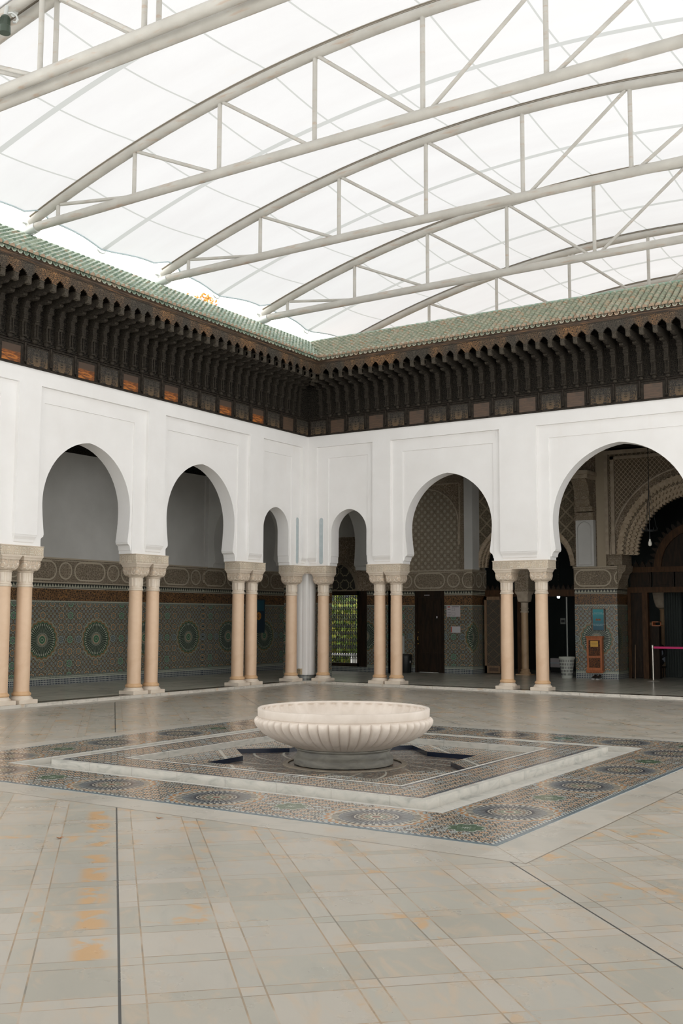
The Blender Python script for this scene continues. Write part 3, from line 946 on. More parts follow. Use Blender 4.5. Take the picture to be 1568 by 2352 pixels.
# impost blocks
def impost(x0, x1, y0, y1, lab, L=None):
    t = empty('impost_block', ((x0 + x1) / 2, (y0 + y1) / 2, 2.649), label=lab, cat='impost', group='carved impost blocks')
    cx, cy = (x0 + x1) / 2, (y0 + y1) / 2
    m = MB(); m2 = MB()
    rects = [(x0, x1, y0, y1)] + (L or [])
    for (a, b, c, d) in rects:
        m.bbox(a - cx, b - cx, c - cy, d - cy, .012, .172, .004)
        m2.box(a - cx - .004, b - cx + .004, c - cy - .004, d - cy + .004, 0, .012)
        m2.box(a - cx - .008, b - cx + .008, c - cy - .008, d - cy + .008, .172, .186)
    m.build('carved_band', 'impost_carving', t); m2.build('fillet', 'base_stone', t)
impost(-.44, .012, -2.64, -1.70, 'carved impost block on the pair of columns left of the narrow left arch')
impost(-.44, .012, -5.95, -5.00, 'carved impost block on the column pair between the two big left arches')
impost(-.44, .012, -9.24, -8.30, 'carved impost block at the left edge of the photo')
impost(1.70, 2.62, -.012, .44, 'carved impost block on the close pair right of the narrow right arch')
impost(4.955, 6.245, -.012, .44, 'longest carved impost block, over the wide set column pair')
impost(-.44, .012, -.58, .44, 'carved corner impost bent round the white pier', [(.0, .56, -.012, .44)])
# ---------------------------------------------------------------- arcade walls
def arch_pts(c, w, crown, bottom=2.835, wb=None, n=18, straight=False):
    """outline of the opening from bottom left, over the crown, to bottom right (u, z)"""
    zs = 3.65
    rise = crown - zs
    e = (rise * rise - w * w) / (2 * w); R = w + e
    half = []
    wb = wb if wb is not None else w + .04
    if straight:
        half += [(wb, bottom), (wb, 2.90), (w + .015, 2.905), (w + .012, 3.05), (w, 3.065), (w, 3.3)]
    else:
        half += [(wb, bottom), (wb, 2.895), (w + .028, 2.905), (w + .022, 2.945), (w + .008, 2.985), (w - .02, 3.012), (w - .045, 3.022), (w - .045, 3.045), (w - .055, 3.05), (w - .055, 3.085)]
        for k in range(1, 7):
            z = 3.085 + (zs - 3.085) * k / 7; half.append((w - .055 * ((zs - z) / .565) ** 1.6, z))
    a1 = atan2(rise, e)           # angle at the crown seen from centre (c - e)
    for k in range(n + 1):
        a = a1 * k / n; half.append((-e + R * cos(a), zs + R * sin(a)))
    half[-1] = (0.0, crown)
    left = [(c - u, z) for u, z in half]; right = [(c + u, z) for u, z in reversed(half[:-1])]
    return left + right
def comb(u0, u1, ztop, cuts, zb):
    """rectangle u0..u1 x zb..ztop minus notches open at the bottom; cuts = outlines going left to right"""
    p = [(u0, zb)]
    for c in cuts: p += c
    p += [(u1, zb), (u1, ztop), (u0, ztop)]
    return p
ZB, ZT = 2.835, 6.03
def arcade(axis, sgn, arches, u0, u1, inner, pil):
    """front at 0, recesses going inwards; on the left wall inwards is -x, on the right wall +y"""
    m = MB()
    m.prism(comb(u0, u1, ZT, [arch_pts(*a[:3], wb=a[3], straight=a[4]) for a in arches], ZB), axis, -sgn * .42, -sgn * .095)
    m.prism(comb(u0, u1, ZT, [[(a, ZB), (a, 5.465), (b, 5.465), (b, ZB)] for a, b in inner], ZB), axis, -sgn * .096, -sgn * .070)
    # top band and pilasters
    zb = 3.03
    poly = [(u0, 5.745)]
    pts = []
    ps = sorted(pil)
    cur = [(ps[0][0], zb)]
    p = []
    for i, (a, b) in enumerate(ps):
        if i > 0: p += [(a, 5.745)]
        p += [(a, zb), (b, zb)]
        if i < len(ps) - 1: p += [(b, 5.745)]
    if ps[0][0] > u0: p = [(u0, 5.745), (ps[0][0], 5.745)] + p
    if ps[-1][1] < u1: p = p + [(ps[-1][1], 5.745), (u1, 5.745)]
    p += [(u1, ZT), (u0, ZT)]
    m.prism(p, axis, -sgn * .071, 0.0)
    # moulded feet of the pilasters
    for a, b in ps:
        prof = [(0.0, 3.031), (-.006, 3.022), (-.012, 3.00), (-.03, 2.97), (-.045, 2.945), (-.05, 2.925), (-.052, 2.905), (-.06, 2.893), (-.072, 2.887)]
        for k in range(len(prof) - 1):
            (d0, za), (d1, zb2) = prof[k], prof[k + 1]
            i0 = -d0 * .55; i1 = -d1 * .55
            def P(u, d, z): return (sgn * d, u, z) if axis == 'x' else (u, sgn * d, z)
            vs = [P(a + i0, d0, za), P(b - i0, d0, za), P(b - i1, d1, zb2), P(a + i1, d1, zb2), P(a + i0, -.072, za), P(b - i0, -.072, za), P(b - i1, -.072, zb2), P(a + i1, -.072, zb2)]
            m.add(vs, [(0, 1, 2, 3), (0, 3, 7, 4), (1, 5, 6, 2)])
    return m
left_arches = [(-10.46, 1.12, 4.885, 1.16, False), (-7.155, 1.12, 4.885, 1.16, False), (-3.85, 1.12, 4.885, 1.155, False), (-1.16, .50, 4.19, .545, True)]
left_inner = [(-11.62, -9.30), (-8.31, -5.99), (-5.01, -2.655), (-1.69, -.58)]
left_pil = [(-13.5, -11.76), (-8.956, -8.452), (-5.651, -5.146), (-2.306, -1.801), (-.224, 0.0)]
left_pil = [(-13.5, -11.76)] + left_pil[1:]
m = arcade('x', 1, left_arches, -13.5, 0.0, left_inner, left_pil)
struct(m.build('wall_left', 'white_plaster', None, 25), 'white plastered arcade wall of horseshoe arches on the left')
right_arches = [(1.14, .50, 4.19, .54, True), (3.80, 1.10, 4.885, 1.155, False), (7.80, 1.475, 5.25, 1.54, False)]
right_inner = [(.56, 1.69), (2.645, 4.955), (6.265, 9.33)]
right_pil = [(0.0, .250), (1.861, 2.347), (5.137, 6.0), (9.6, 12.6)]
m = arcade('y', -1, right_arches, 0.0, 12.6, right_inner, right_pil)
m.box(-.42, 0.0, -.0, .42, ZB, ZT)
struct(m.build('wall_right', 'white_plaster', None, 25), 'white plastered arcade wall of horseshoe arches on the right')
# wall above the cornice carrying the roof
m = MB().box(-.42, -.02, -13.5, .42, ZT, 7.85); struct(m.build('wall_upper_left', 'wood_dark'))
m = MB().box(-.02, 12.6, .02, .42, ZT, 7.85); struct(m.build('wall_upper_right', 'wood_dark'))

# pale slots beside the corner
for nm, vs in (('left', (.0, -.345, 0)), ('right', (.365, .0, 1))):
    m = MB()
    pts = []; w = .055; z0, z1 = 2.93, 3.95
    for i in range(13): a = pi * i / 12; pts.append((w * cos(a), z1 + w * sin(a)))
    for i in range(13): a = pi + pi * i / 12; pts.append((w * cos(a), z0 + w * sin(a)))
    rim = [(u * 1.28, z1 + (z - z1) * 1.28 if z > z1 else (z0 + (z - z0) * 1.28 if z < z0 else z)) for u, z in pts]
    t = empty('wall_slot', (vs[0], vs[1], 2.9), label='narrow round-ended pale blue slot in the white wall just %s of the corner' % nm, cat='wall slot')
    mm = MB(); mr = MB()
    if nm == 'left':
        mm.prism([(u, z - 2.9) for u, z in pts], 'x', -.10, -.064)
        n = len(pts); 
        mr.add([(-.060, u, z - 2.9) for u, z in pts] + [(-.060, u, z - 2.9) for u, z in rim] + [(-.075, u, z - 2.9) for u, z in rim], [(i, (i + 1) % n, n + (i + 1) % n, n + i) for i in range(n)] + [(n + i, n + (i + 1) % n, 2 * n + (i + 1) % n, 2 * n + i) for i in range(n)])
    else:
        mm.prism([(u, z - 2.9) for u, z in pts], 'y', .10, .064)
        n = len(pts)
        mr.add([(u, .060, z - 2.9) for u, z in pts] + [(u, .060, z - 2.9) for u, z in rim] + [(u, .075, z - 2.9) for u, z in rim], [(i, (i + 1) % n, n + (i + 1) % n, n + i) for i in range(n)] + [(n + i, n + (i + 1) % n, 2 * n + (i + 1) % n, 2 * n + i) for i in range(n)])
    mm.build('slot_panel', 'pale_blue_panel', t); mr.build('rim', 'white_plaster', t)

# corner pier between the two corner columns
cp = empty('corner_pier', (-.28, .28, KZ), label='white rounded corner pier on a chequered tile foot between the two corner columns', cat='pier')
MB().lathe([(.285, .135), (.285, 2.60)], 48).build('round_shaft', 'white_plaster', cp, 40)
MB().bbox(.135, .264, -.264, -.135, .135, 2.60, .006).build('corner_strip', 'white_plaster', cp)
g = G('chequer_foot'); x, y, z = g.pos(); r_, th_ = polar(g, x, y)
sm_ = ((th_ * .29).mod(.033) < .009).max(z.mod(.033) < .009)
M['chequer_foot'] = g.pbr(g.mix(sm_, (.02, .025, .035), (.42, .43, .38)), .25)
MB().lathe([(.272, 0), (.272, .137)], 48).build('tiled_foot', 'chequer_foot', cp, 40)
t = empty('junction_box', (-.19, -.012, .20), label='small beige junction box fixed low on the white corner pier', cat='junction box')
MB().bbox(-.055, .045, -.035, .06, 0, .145, .006).build('box', 'box_beige', t)
MB().box(-.05, .04, -.038, -.034, .100, .106).build('lid_seam', 'ink_dark', t)

# ---------------------------------------------------------------- gallery shell
BX = -3.72          # left gallery back wall
m = MB()
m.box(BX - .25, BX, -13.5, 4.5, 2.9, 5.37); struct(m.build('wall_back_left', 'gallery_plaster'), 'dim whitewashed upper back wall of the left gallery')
m = MB().box(BX - .25, BX, -13.5, 4.5, KZ, 2.34); struct(m.build('wall_back_left_dado', 'zellige_left'), 'green and brown glazed tile dado of the left gallery back wall')
m = MB().box(BX - .25, BX + .012, -13.5, 4.5, 2.34, 2.92); struct(m.build('trim_3', 'cartouche_left'), 'carved plaster frieze of cartouches and roundels above the left tile dado')
m = MB().box(BX - .25, BX + .03, -13.5, 4.5, 5.37, 5.62); struct(m.build('trim_4', 'wood_carved'), 'carved dark wooden band under the left gallery ceiling')
# respond pilaster and transverse arches at the corner
m = MB().box(BX - .1, BX + .05, .48, 1.11, KZ, 2.34); struct(m.build('wall_respond', 'zellige_left'))
m = MB().box(BX - .1, BX + .062, .48, 1.11, 2.34, 2.92); struct(m.build('trim_5', 'cartouche_left'))
ap = arch_pts(-2.44, 1.02, 4.75, bottom=2.9, wb=1.05)
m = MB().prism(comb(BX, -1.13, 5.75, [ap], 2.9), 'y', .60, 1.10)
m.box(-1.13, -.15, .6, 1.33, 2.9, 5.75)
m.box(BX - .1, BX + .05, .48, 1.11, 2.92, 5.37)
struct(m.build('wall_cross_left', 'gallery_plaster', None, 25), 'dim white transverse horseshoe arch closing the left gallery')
ap = arch_pts(2.75, 1.02, 4.75, bottom=2.9, wb=1.05)
m = MB().prism(comb(1.33, 4.5, 5.75, [ap], 2.9), 'x', -1.0, -.5)
struct(m.build('wall_cross_right', 'gallery_plaster', None, 25))
tp = empty('tiled_pier', (-.64, .965, KZ), label='dark tiled square pier hidden behind the corner columns', cat='pier')
o = MB().box(-1.13, -.15, .60, 1.33, KZ, 2.34).build('tile_facing', 'zellige_right', tp); o.location = (.64, -.965, -KZ)
o = MB().box(-1.14, -.14, .59, 1.34, 2.34, 2.90).build('plaster_frieze', 'cartouche_right', tp); o.location = (.64, -.965, -KZ)
# ceilings and roof slab
m = MB().box(-.35, 12.6, .42, 8.6, 5.95, 6.15).box(BX - .25, -.35, .42, 4.75, 5.95, 6.15).box(BX - .25, -.42, -13.5, .42, 5.75, 5.95)
struct(m.build('ceiling', 'ceiling_wood'), 'dark wooden ceiling of the galleries')
m = MB().box(BX - .25, .0, -13.5, 4.75, 7.85, 7.95).box(0.0, 12.6, .0, 8.6, 7.85, 7.95).box(BX - .25, BX, -13.5, 4.75, 5.75, 7.85)
struct(m.build('ceiling_slab', 'stucco_plain'))
# end walls that close the galleries
m = MB().box(BX - .25, -.42, -13.7, -13.5, KZ, 6.2); struct(m.build('wall_end_left', 'gallery_plaster'))
m = MB().box(12.6, 12.8, -.3, 8.6, KZ, 6.2); struct(m.build('wall_end_right', 'gallery_plaster'))

# right gallery back wall ---------------------------------------------------
YA = 4.5; YB = 5.2; YC = 6.0
# garden window section (x -3.72 .. -.35)
m = MB().box(BX, -2.75, YA, YA + .25, KZ, 2.34).box(-1.06, -.35, YA, YA + .25, KZ, 2.34).box(-2.75, -1.06, YA, YA + .25, KZ, .19)
m.box(-.36, -.35, YA, YB, KZ, 2.34)
struct(m.build('wall_back_garden', 'zellige_right'), 'tiled wall around the garden grille in the far corner')
m = MB().box(BX, -.35, YA, YA + .25, 2.34, 3.9); 
struct(m.build('wall_back_garden_stucco', 'stucco_brown'))
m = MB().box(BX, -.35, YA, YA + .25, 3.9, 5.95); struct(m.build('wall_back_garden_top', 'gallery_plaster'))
t = empty('fanlight', (-1.92, YA, 2.37), label='pointed arched fanlight of pierced plaster over the garden grille', cat='fanlight')
def half_arch(w, h, n=14):
    e = (h * h - w * w) / (2 * w) if h > w else .05; R = w + e; a1 = atan2(h, e)
    L = [(-e + R * cos(a1 * k / n), R * sin(a1 * k / n)) for k in range(n + 1)]
    return [(-u, z) for u, z in L][:-1] + [(0, h)] + [(u, z) for u, z in reversed(L[:-1])]
P1 = half_arch(.60, .86); P0 = half_arch(.50, .74)
m = MB().prism(P0, 'y', -.02, -.004); o = m.build('pierced_panel', 'grille_tympanum', t); 
n = len(P0)
m = MB(); m.add([(u, -.05, z) for u, z in P0] + [(u, -.05, z) for u, z in P1] + [(u, 0, z) for u, z in P1], [(i, i + 1, n + i + 1, n + i) for i in range(n - 1)] + [(n + i, n + i + 1, 2 * n + i + 1, 2 * n + i) for i in range(n - 1)])
m.box(-.62, .62, -.05, 0, -.03, .0)
m.build('moulding', 'stucco_fine', t)
# iron garden grille
gr = empty('window_grille', (-2.0, YA + .05, .19), label='wrought iron grille in front of the bright garden, far corner arch', cat='window grille')
m = MB().box(-.75, .94, -.03, .03, 0, .10).box(-.75, -.70, -.03, .03, 0, 2.15).box(.60, .66, -.03, .03, 0, 2.15).box(-.75, .94, -.03, .03, 2.03, 2.15)
m.build('frame', 'door_wood', gr)
m = MB().box(.66, .94, -.02, .02, .10, 2.03)
m.build('shutter', 'door_wood', gr)
m = MB(); nb = 16
for k in range(nb + 1):
    x = -.70 + 1.30 * k / nb; m.tube([(x, 0, .10), (x, 0, 2.03)], .0075, 6)
for z in (.22, .42, 1.05, 1.55, 1.92): m.tube([(-.70, 0, z), (.60, 0, z)], .008, 6)
m.build('bars', 'iron_black', gr)
m = MB()
for k in range(0, nb, 1):
    xc = -.70 + 1.30 * (k + 1) / nb
    for zc, s in [(.32, 1), (.55, .8), (.75, .8), (.95, .8), (1.15, .8), (1.35, .8), (1.45, .8), (1.65, .8), (1.83, .8), (1.97, .5)]:
        for q in (-1, 1):
            pts = [(xc + q * (.038 - .03 * (i / 10)) * cos(i * .62), 0, zc + q * .075 * s * sin(i * .62)) for i in range(11)]
            m.tube(pts, .0065, 4, cap=False)
m.build('scrolls', 'iron_black', gr)

# door and pier A
m = MB().box(-.35, .10, YB, YB + .25, KZ, 2.34).box(1.045, 1.69, YB, YB + .25, KZ, 2.34).box(1.69, 1.93, YB - .04, YC + .05, KZ, 2.34)
struct(m.build('wall_back_pier', 'zellige_right'), 'tiled wall pier with two paper notices right of the dark door')
m = MB().box(-.35, 1.69, YB - .012, YB + .25, 2.34, 2.92).box(1.68, 1.94, YB - .055, YC + .05, 2.34, 2.92)
struct(m.build('trim_6', 'cartouche_right'), 'carved plaster cartouche frieze over the dark door')
m = MB().box(-.35, 1.69, YB + .06, YB + .25, 2.92, 5.95); struct(m.build('wall_back_star', 'star_plaster'), 'blind arch wall covered with a star lattice in brown plaster')
# spandrel of the blind arch
ba = [(-.42, 2.92), (-.42, 4.1)]
ba = []
w_, h_ = .98, 1.02; zs_ = 4.2; c_ = .56
HA = half_arch(w_, h_ + .03, 20)
pp = [(-.35, 2.92)] + [(c_ + u, zs_ + z) for u, z in HA if c_ + u > -.34]
pp = [(-.35, 3.62), (-.33, 3.62)] + [(c_ + u, zs_ + z) for u, z in HA if c_ + u > -.33] + [(c_ + w_, 3.62), (1.56, 3.62), (1.56, 5.34), (-.35, 5.34)]
m = MB().prism(pp, 'y', YB + .0, YB + .061); struct(m.build('wall_spandrel', 'stucco_brown'))
m = MB().box(1.56, 1.69, YB - .01, YB + .061, 2.92, 5.95).box(-.35, 1.56, YB - .01, YB + .061, 5.36, 5.95)
struct(m.build('trim_7', 'stucco_fine'))
m = MB().box(1.525, 1.56, YB - .03, YB + .05, 3.62, 5.36).box(-.35, 1.56, YB - .03, YB + .05, 5.33, 5.36)
rr0 = [(c_ + u, zs_ + z) for u, z in half_arch(w_ - .035, h_ - .0, 20) if c_ + u > -.33]; rr1 = [(c_ + u, zs_ + z) for u, z in half_arch(w_ + .0, h_ + .035, 20) if c_ + u > -.35]
for i in range(len(rr0) - 1):
    a, b = rr0[i], rr0[i + 1]
    m.tube([(a[0], YB - .005, a[1]), (b[0], YB - .005, b[1])], .022, 6)
m.tube([(c_ + w_ - .03, YB - .005, 3.6), (c_ + w_ - .03, YB - .005, 4.22)], .022, 6)
struct(m.build('trim_8', 'stucco_plain', None, 40))
m = MB().bbox(1.695, 1.955, YB - .06, YC - .05, 2.92, 5.95, .008); struct(m.build('wall_white_pilaster', 'gallery_plaster'), 'plain white pilaster beside the star lattice wall')

# the flanking double arch, wall plane YC-.35 .. YC
def lobed(c, w, h, zs, n=9, amp=.03):
    """lobed (muqarnas edged) arch outline left to right"""
    HA = half_arch(w, h, 24); P = []
    for k, (u, z) in enumerate(HA):
        P.append((c + u, zs + z))
    Q = []
    for i in range(len(P) - 1):
        (a, b), (c2, d) = P[i], P[i + 1]
        nx, nz = -(d - b), (c2 - a); l = sqrt(nx * nx + nz * nz) or 1; nx /= l; nz /= l
        for k in range(4):
            t = k / 4; s = -amp * abs(sin(pi * t))
            Q.append((a + (c2 - a) * t + nx * s * -1 * -1, b + (d - b) * t + nz * s))
    Q.append(P[-1]); return Q
def lobed2(c, w, h, zs, n=24, amp=.03): return lobed(c, w, h, zs, n, amp)
c1, c2 = 2.50, 4.06
L1 = lobed2(c1, .53, .95, 3.0); L2 = lobed2(c2, .60, .95, 3.0)
pp = comb(1.93, 4.86, 5.95, [[(c1 - .53, 2.9)] + L1 + [(c1 + .53, 2.9)], [(c2 - .60, 2.9)] + L2 + [(c2 + .60, 2.9)]], 2.9)
m = MB().prism(pp, 'y', YC - .42, YC - .12)
struct(m.build('wall_diamond', 'diamond_stucco'), 'wall of diamond carved plaster over the two small lobed arches')
m = MB()
for (c, w) in ((c1, .53), (c2, .60)):
    for k, (ww, hh, yy) in enumerate(((w, .95, YC - .47), (w - .05, .90, YC - .36), (w - .10, .84, YC - .25))):
        A = lobed2(c, ww + .10, hh + .12, 2.98, amp=.02); B = lobed2(c, ww, hh, 2.98, amp=.035); n = len(A)
        m.add([(u, yy, z) for u, z in A] + [(u, yy, z) for u, z in B] + [(u, yy + .12, z) for u, z in B], [(i, i + 1, n + i + 1, n + i) for i in range(n - 1)] + [(n + i, n + i + 1, 2 * n + i + 1, 2 * n + i) for i in range(n - 1)])
t = empty('lobed_arch', (0, 0, 0), label='honeycomb plaster edging of the small arches beside the largest arch', cat='arch moulding')
m.build('muqarnas_edge', 'muqarnas_stucco', t)
# inner column and its bearing block
ic = empty('inner_column', (3.22, YC - .27, KZ), label='slim ochre stone column under a carved block, seen between the wide set column pair', cat='column')
MB().bbox(-.20, .20, -.20, .20, 0, .03, .004).build('plinth', 'inner_stone', ic)
MB().lathe([(.15, .03), (.155, .05), (.13, .09), (.115, .11), (.122, .13), (.122, .15), (.10, .17)], 28).build('base', 'inner_stone', ic, 40)
MB().lathe([(.10, .16), (.098, 1.0), (.094, 1.70)], 28).build('shaft', 'inner_stone', ic, 40)
MB().lathe([(.11, 1.68), (.115, 1.70), (.11, 1.72), (.096, 1.73), (.096, 1.77), (.112, 1.785), (.112, 1.80), (.098, 1.81), (.098, 1.95), (.115, 1.965)], 28).sqlathe([(.10, .07, 1.955), (.15, .06, 1.98), (.155, .03, 2.06), (.16, .02, 2.16), (.19, .01, 2.20), (.20, .006, 2.25)]).build('capital', 'stucco_plain', ic, 40)
MB().bbox(-.20, .20, -.20, .24, 2.25, 2.86, .01).build('bearing_block', 'stucco_fine', ic)
P0 = half_arch(.13, .17)
m = MB(); m.prism([(-.13, 2.36), (.13, 2.36)] + [(u, 2.60 + z) for u, z in reversed(P0)], 'y', -.215, -.20); m.build('block_panel', 'stucco_brown', ic)

# wooden screens with stepped merlons behind the small arches and the big portal
def merlons(m, u0, u1, z, y, w=.145, h=.16, d=.04):
    n = max(1, int(round((u1 - u0) / w))); w = (u1 - u0) / n
    for k in range(n):
        c = u0 + w * (k + .5); a = w * .46
        p = [(c - a, z), (c + a, z), (c + a, z + h * .22), (c + a * .72, z + h * .22), (c + a * .72, z + h * .45), (c + a * .45, z + h * .45), (c + a * .45, z + h * .7), (c + a * .2, z + h * .7), (c, z + h), (c - a * .2, z + h * .7), (c - a * .45, z + h * .7), (c - a * .45, z + h * .45), (c - a * .72, z + h * .45), (c - a * .72, z + h * .22), (c - a, z + h * .22)]
        m.prism(p, 'y', y, y + d)
s1 = empty('wooden_screen', (2.50, YC, KZ), label='dark wooden screen with a latticed door, left of the slim inner column', cat='screen')
m = MB().box(-.56, .60, -.04, .08, 2.12, 2.30).box(-.56, -.36, -.04, .08, 0, 2.12).box(.40, .60, -.04, .08, 0, 2.12); m.build('frame', 'screen_wood', s1)
m = MB(); merlons(m, -.56, .60, 2.30, -.02); m.build('merlon_row', 'door_wood', s1)
m = MB().box(-.47, -.40, -.30, -.22, .02, 2.12).box(.0, .07, -.30, -.22, .02, 2.12).box(-.47, .07, -.30, -.22, 2.03, 2.12).box(-.47, .07, -.30, -.22, .02, .22)
m.build('door_frame', 'frame_wood', s1)
m = MB().box(-.40, .0, -.275, -.245, .22, 2.03); m.build('lattice_panel', 'lattice_wood', s1)
m = MB().box(-.33, -.06, -.305, -.30, .07, .17); m.build('lower_panel', 'wood_plain_brown', s1)
s2 = empty('wooden_screen', (4.10, YC, KZ), label='dark wooden screen with an open doorway, behind the wicker basket', cat='screen')
m = MB().box(-.62, .76, -.04, .08, 2.12, 2.30).box(-.62, -.42, -.04, .08, 0, 2.12).box(.50, .76, -.04, .08, 0, 2.12); m.build('frame', 'screen_wood', s2)
m = MB(); merlons(m, -.62, .76, 2.30, -.02); m.build('merlon_row', 'door_wood', s2)
m = MB().box(.20, .235, 0.0, .03, .0, 2.10); m.build('door_edge', 'grey_plastic', s2)

# pier B
m = MB().box(4.85, 5.98, YB, YC + .05, KZ, 2.34); struct(m.build('wall_pier_right', 'zellige_right'), 'tiled pier with the red wooden box and teal poster')
m = MB().box(4.84, 6.0, YB - .012, YC + .05, 2.34, 2.92); struct(m.build('trim_9', 'cartouche_pier'), 'carved plaster cartouche frieze on the pier above the teal poster')
m = MB().box(4.86, 5.80, YB + .05, YC + .05, 2.92, 5.95); struct(m.build('wall_pier_upper', 'stucco_brown'))
np_ = empty('pier_bracket', (5.20, YB, 2.92), label='white niche pilaster carrying a carved scrolled bracket, inside the largest arch', cat='bracket')
m = MB().bbox(-.24, .24, -.14, .05, 0, 1.20, .006); m.build('white_pilaster', 'gallery_plaster', np_)
P0 = half_arch(.175, .20)
m = MB(); P = [(-.175, .05), (-.175, .93)] + [(u, .95 + z) for u, z in P0] + [(.175, .93), (.175, .05)]; n = len(P)
Po = [(u * 1.12, .55 + (z - .55) * 1.04) for u, z in P]
m.add([(u, -.142, z) for u, z in Po] + [(u, -.165, z) for u, z in P] + [(u, -.141, z) for u, z in P], [(i, (i + 1) % n, n + (i + 1) % n, n + i) for i in range(n)] + [(n + i, n + (i + 1) % n, 2 * n + (i + 1) % n, 2 * n + i) for i in range(n)])
m.build('niche_moulding', 'gallery_plaster', np_)
m = MB().bbox(-.225, .235, -.16, .05, 1.20, 1.40, .01).bbox(-.235, .245, -.22, .05, 1.42, 1.55, .01); m.build('capital_band', 'stucco_fine', np_)
m = MB(); prof = [(-.20, 1.55), (-.27, 1.60), (-.30, 1.70), (-.29, 1.82), (-.31, 1.95), (-.38, 2.08), (-.48, 2.18), (-.60, 2.24), (0, 2.24), (0, 1.55)]
m.prism([(a, b) for a, b in prof], 'x', -.20, .20); m.build('scroll', 'stucco_fine', np_)
m = MB().bbox(-.27, .27, -.62, .05, 2.24, 2.34, .01).bbox(-.30, .30, -.66, .05, 2.34, 2.44, .01); m.build('cornice', 'stucco_plain', np_)
m = MB().box(5.47, 5.71, YB + .01, YB + .06, 2.92, 5.90); struct(m.build('trim_10', 'script_stucco'), 'tall strip of carved script on the pier inside the largest arch')
m = MB().box(5.71, 5.80, YB - .03, YB + .06, 3.22, 5.90).box(5.80, 9.80, YB - .03, YB + .06, 5.80, 5.90)
m.box(5.87, 5.96, YB - .02, YB + .06, 3.22, 5.74).box(5.87, 9.73, YB - .02, YB + .06, 5.66, 5.74)
struct(m.build('trim_11', 'stucco_plain'))
BIG = lobed2(7.80, 1.62, 1.78, 3.2, amp=.03)
pp = comb(5.78, 9.82, 5.80, [[(7.80 - 1.62, 3.2)] + BIG + [(7.80 + 1.62, 3.2)]], 3.2)
m = MB().prism(pp, 'y', YB + .05, YB + .45); struct(m.build('wall_net', 'net_stucco'), 'scale-net carved plaster wall over the great lobed inner arch')
mq = empty('great_lobed_arch', (0, 0, 0), label='great inner arch edged with tiers of honeycomb plaster', cat='arch moulding')
m = MB()
for k, (gr_, yy) in enumerate(((.34, YB + .02), (.20, YB - .02), (.08, YB + .06), (-.02, YB + .16), (-.10, YB + .26))):
    A = lobed2(7.80, 1.62 + gr_, 1.78 + gr_ * 1.1, 3.2, amp=.02 + .012 * k); B = lobed2(7.80, 1.62 + gr_ - .13, 1.78 + gr_ * 1.1 - .15, 3.2, amp=.055); n = len(A)
    if k == 0: continue
    m.add([(u, yy, z) for u, z in A] + [(u, yy + .02, z) for u, z in B] + [(u, yy + .14, z) for u, z in B], [(i, i + 1, n + i + 1, n + i) for i in range(n - 1)] + [(n + i, n + i + 1, 2 * n + i + 1, 2 * n + i) for i in range(n - 1)])
m.build('muqarnas_tiers', 'muqarnas_stucco', mq)
m = MB()
A = half_arch(1.62 + .36, 1.78 + .40, 40); 
for i in range(len(A) - 1): m.tube([(7.8 + A[i][0], YB + .03, 3.2 + A[i][1]), (7.8 + A[i + 1][0], YB + .03, 3.2 + A[i + 1][1])], .03, 6, cap=False)
m.build('outer_rib', 'stucco_plain', mq, 40)
A = half_arch(1.62 + .34, 1.78 + .37, 40); B = half_arch(1.62 + .14, 1.78 + .16, 40); n = len(A)
m = MB().add([(7.8 + u, YB + .035, 3.2 + z) for u, z in A] + [(7.8 + u, YB + .035, 3.2 + z) for u, z in B], [(i, i + 1, n + i + 1, n + i) for i in range(n - 1)])
m.build('carved_archivolt', 'stucco_brown', mq)
m = MB().bbox(5.78, 6.15, YB - .06, YC - .1, 2.94, 3.20, .01).bbox(9.45, 9.82, YB - .06, YC - .1, 2.94, 3.20, .01)
prof = [(6.0, 2.34), (6.02, 2.50), (6.09, 2.62), (6.12, 2.72), (6.20, 2.80), (6.22, 2.94), (5.9, 2.94), (5.9, 2.34)]
m.prism(prof, 'y', YB + .02, YC - .2)
struct(m.build('trim_12', 'stucco_fine'))
m = MB().box(9.6, 12.6, YB, YC, KZ, 5.95); struct(m.build('wall_pier_far_right', 'stucco_brown'))

# wooden portal at the back of the big arch
wp = empty('wooden_portal', (7.8, YC, KZ), label='tall dark wooden portal with arched top and merlons at the back of the largest arch', cat='portal')
m = MB().box(-1.80, 1.80, -.05, .10, 2.20, 2.34).box(-1.80, 1.80, -.05, .10, 2.72, 2.86).box(-1.80, -1.72, -.05, .10, 0, 2.2).box(-1.42, -1.28, -.05, .10, 0, 2.2).box(1.28, 1.42, -.05, .10, 0, 2.2).box(1.72, 1.80, -.05, .10, 0, 2.2)
m.build('frame', 'screen_wood', wp)
m = MB()
for k in range(6): 
    x = -1.74 + k * .58; m.box(x + .02, x + .56, -.02, .06, 2.34, 2.72); m.box(x + .06, x + .52, -.04, .0, 2.40, 2.66)
m.build('transom_panel', 'door_wood', wp)
for a_, b_ in ((-1.80, -1.0), (1.0, 1.80)):
    m = MB(); merlons(m, a_, b_, 2.86, -.02, .16, .18); m.build('merlon_row', 'door_wood', wp)
for s in (-1, 1):
    m = MB()
    a, b = sorted((s * 1.72, s * 1.42)); m.box(a, b, -.02, .05, .02, 2.2)
    for (z0, z1) in ((.12, .45), (.55, 1.25), (1.35, 2.1)): m.box(a + .04, b - .04, -.035, -.02, z0, z1)
    m.build('door_leaf', 'door_wood', wp)
A = half_arch(1.08, 1.12, 24); B = half_arch(.90, .92, 24); n = len(A)
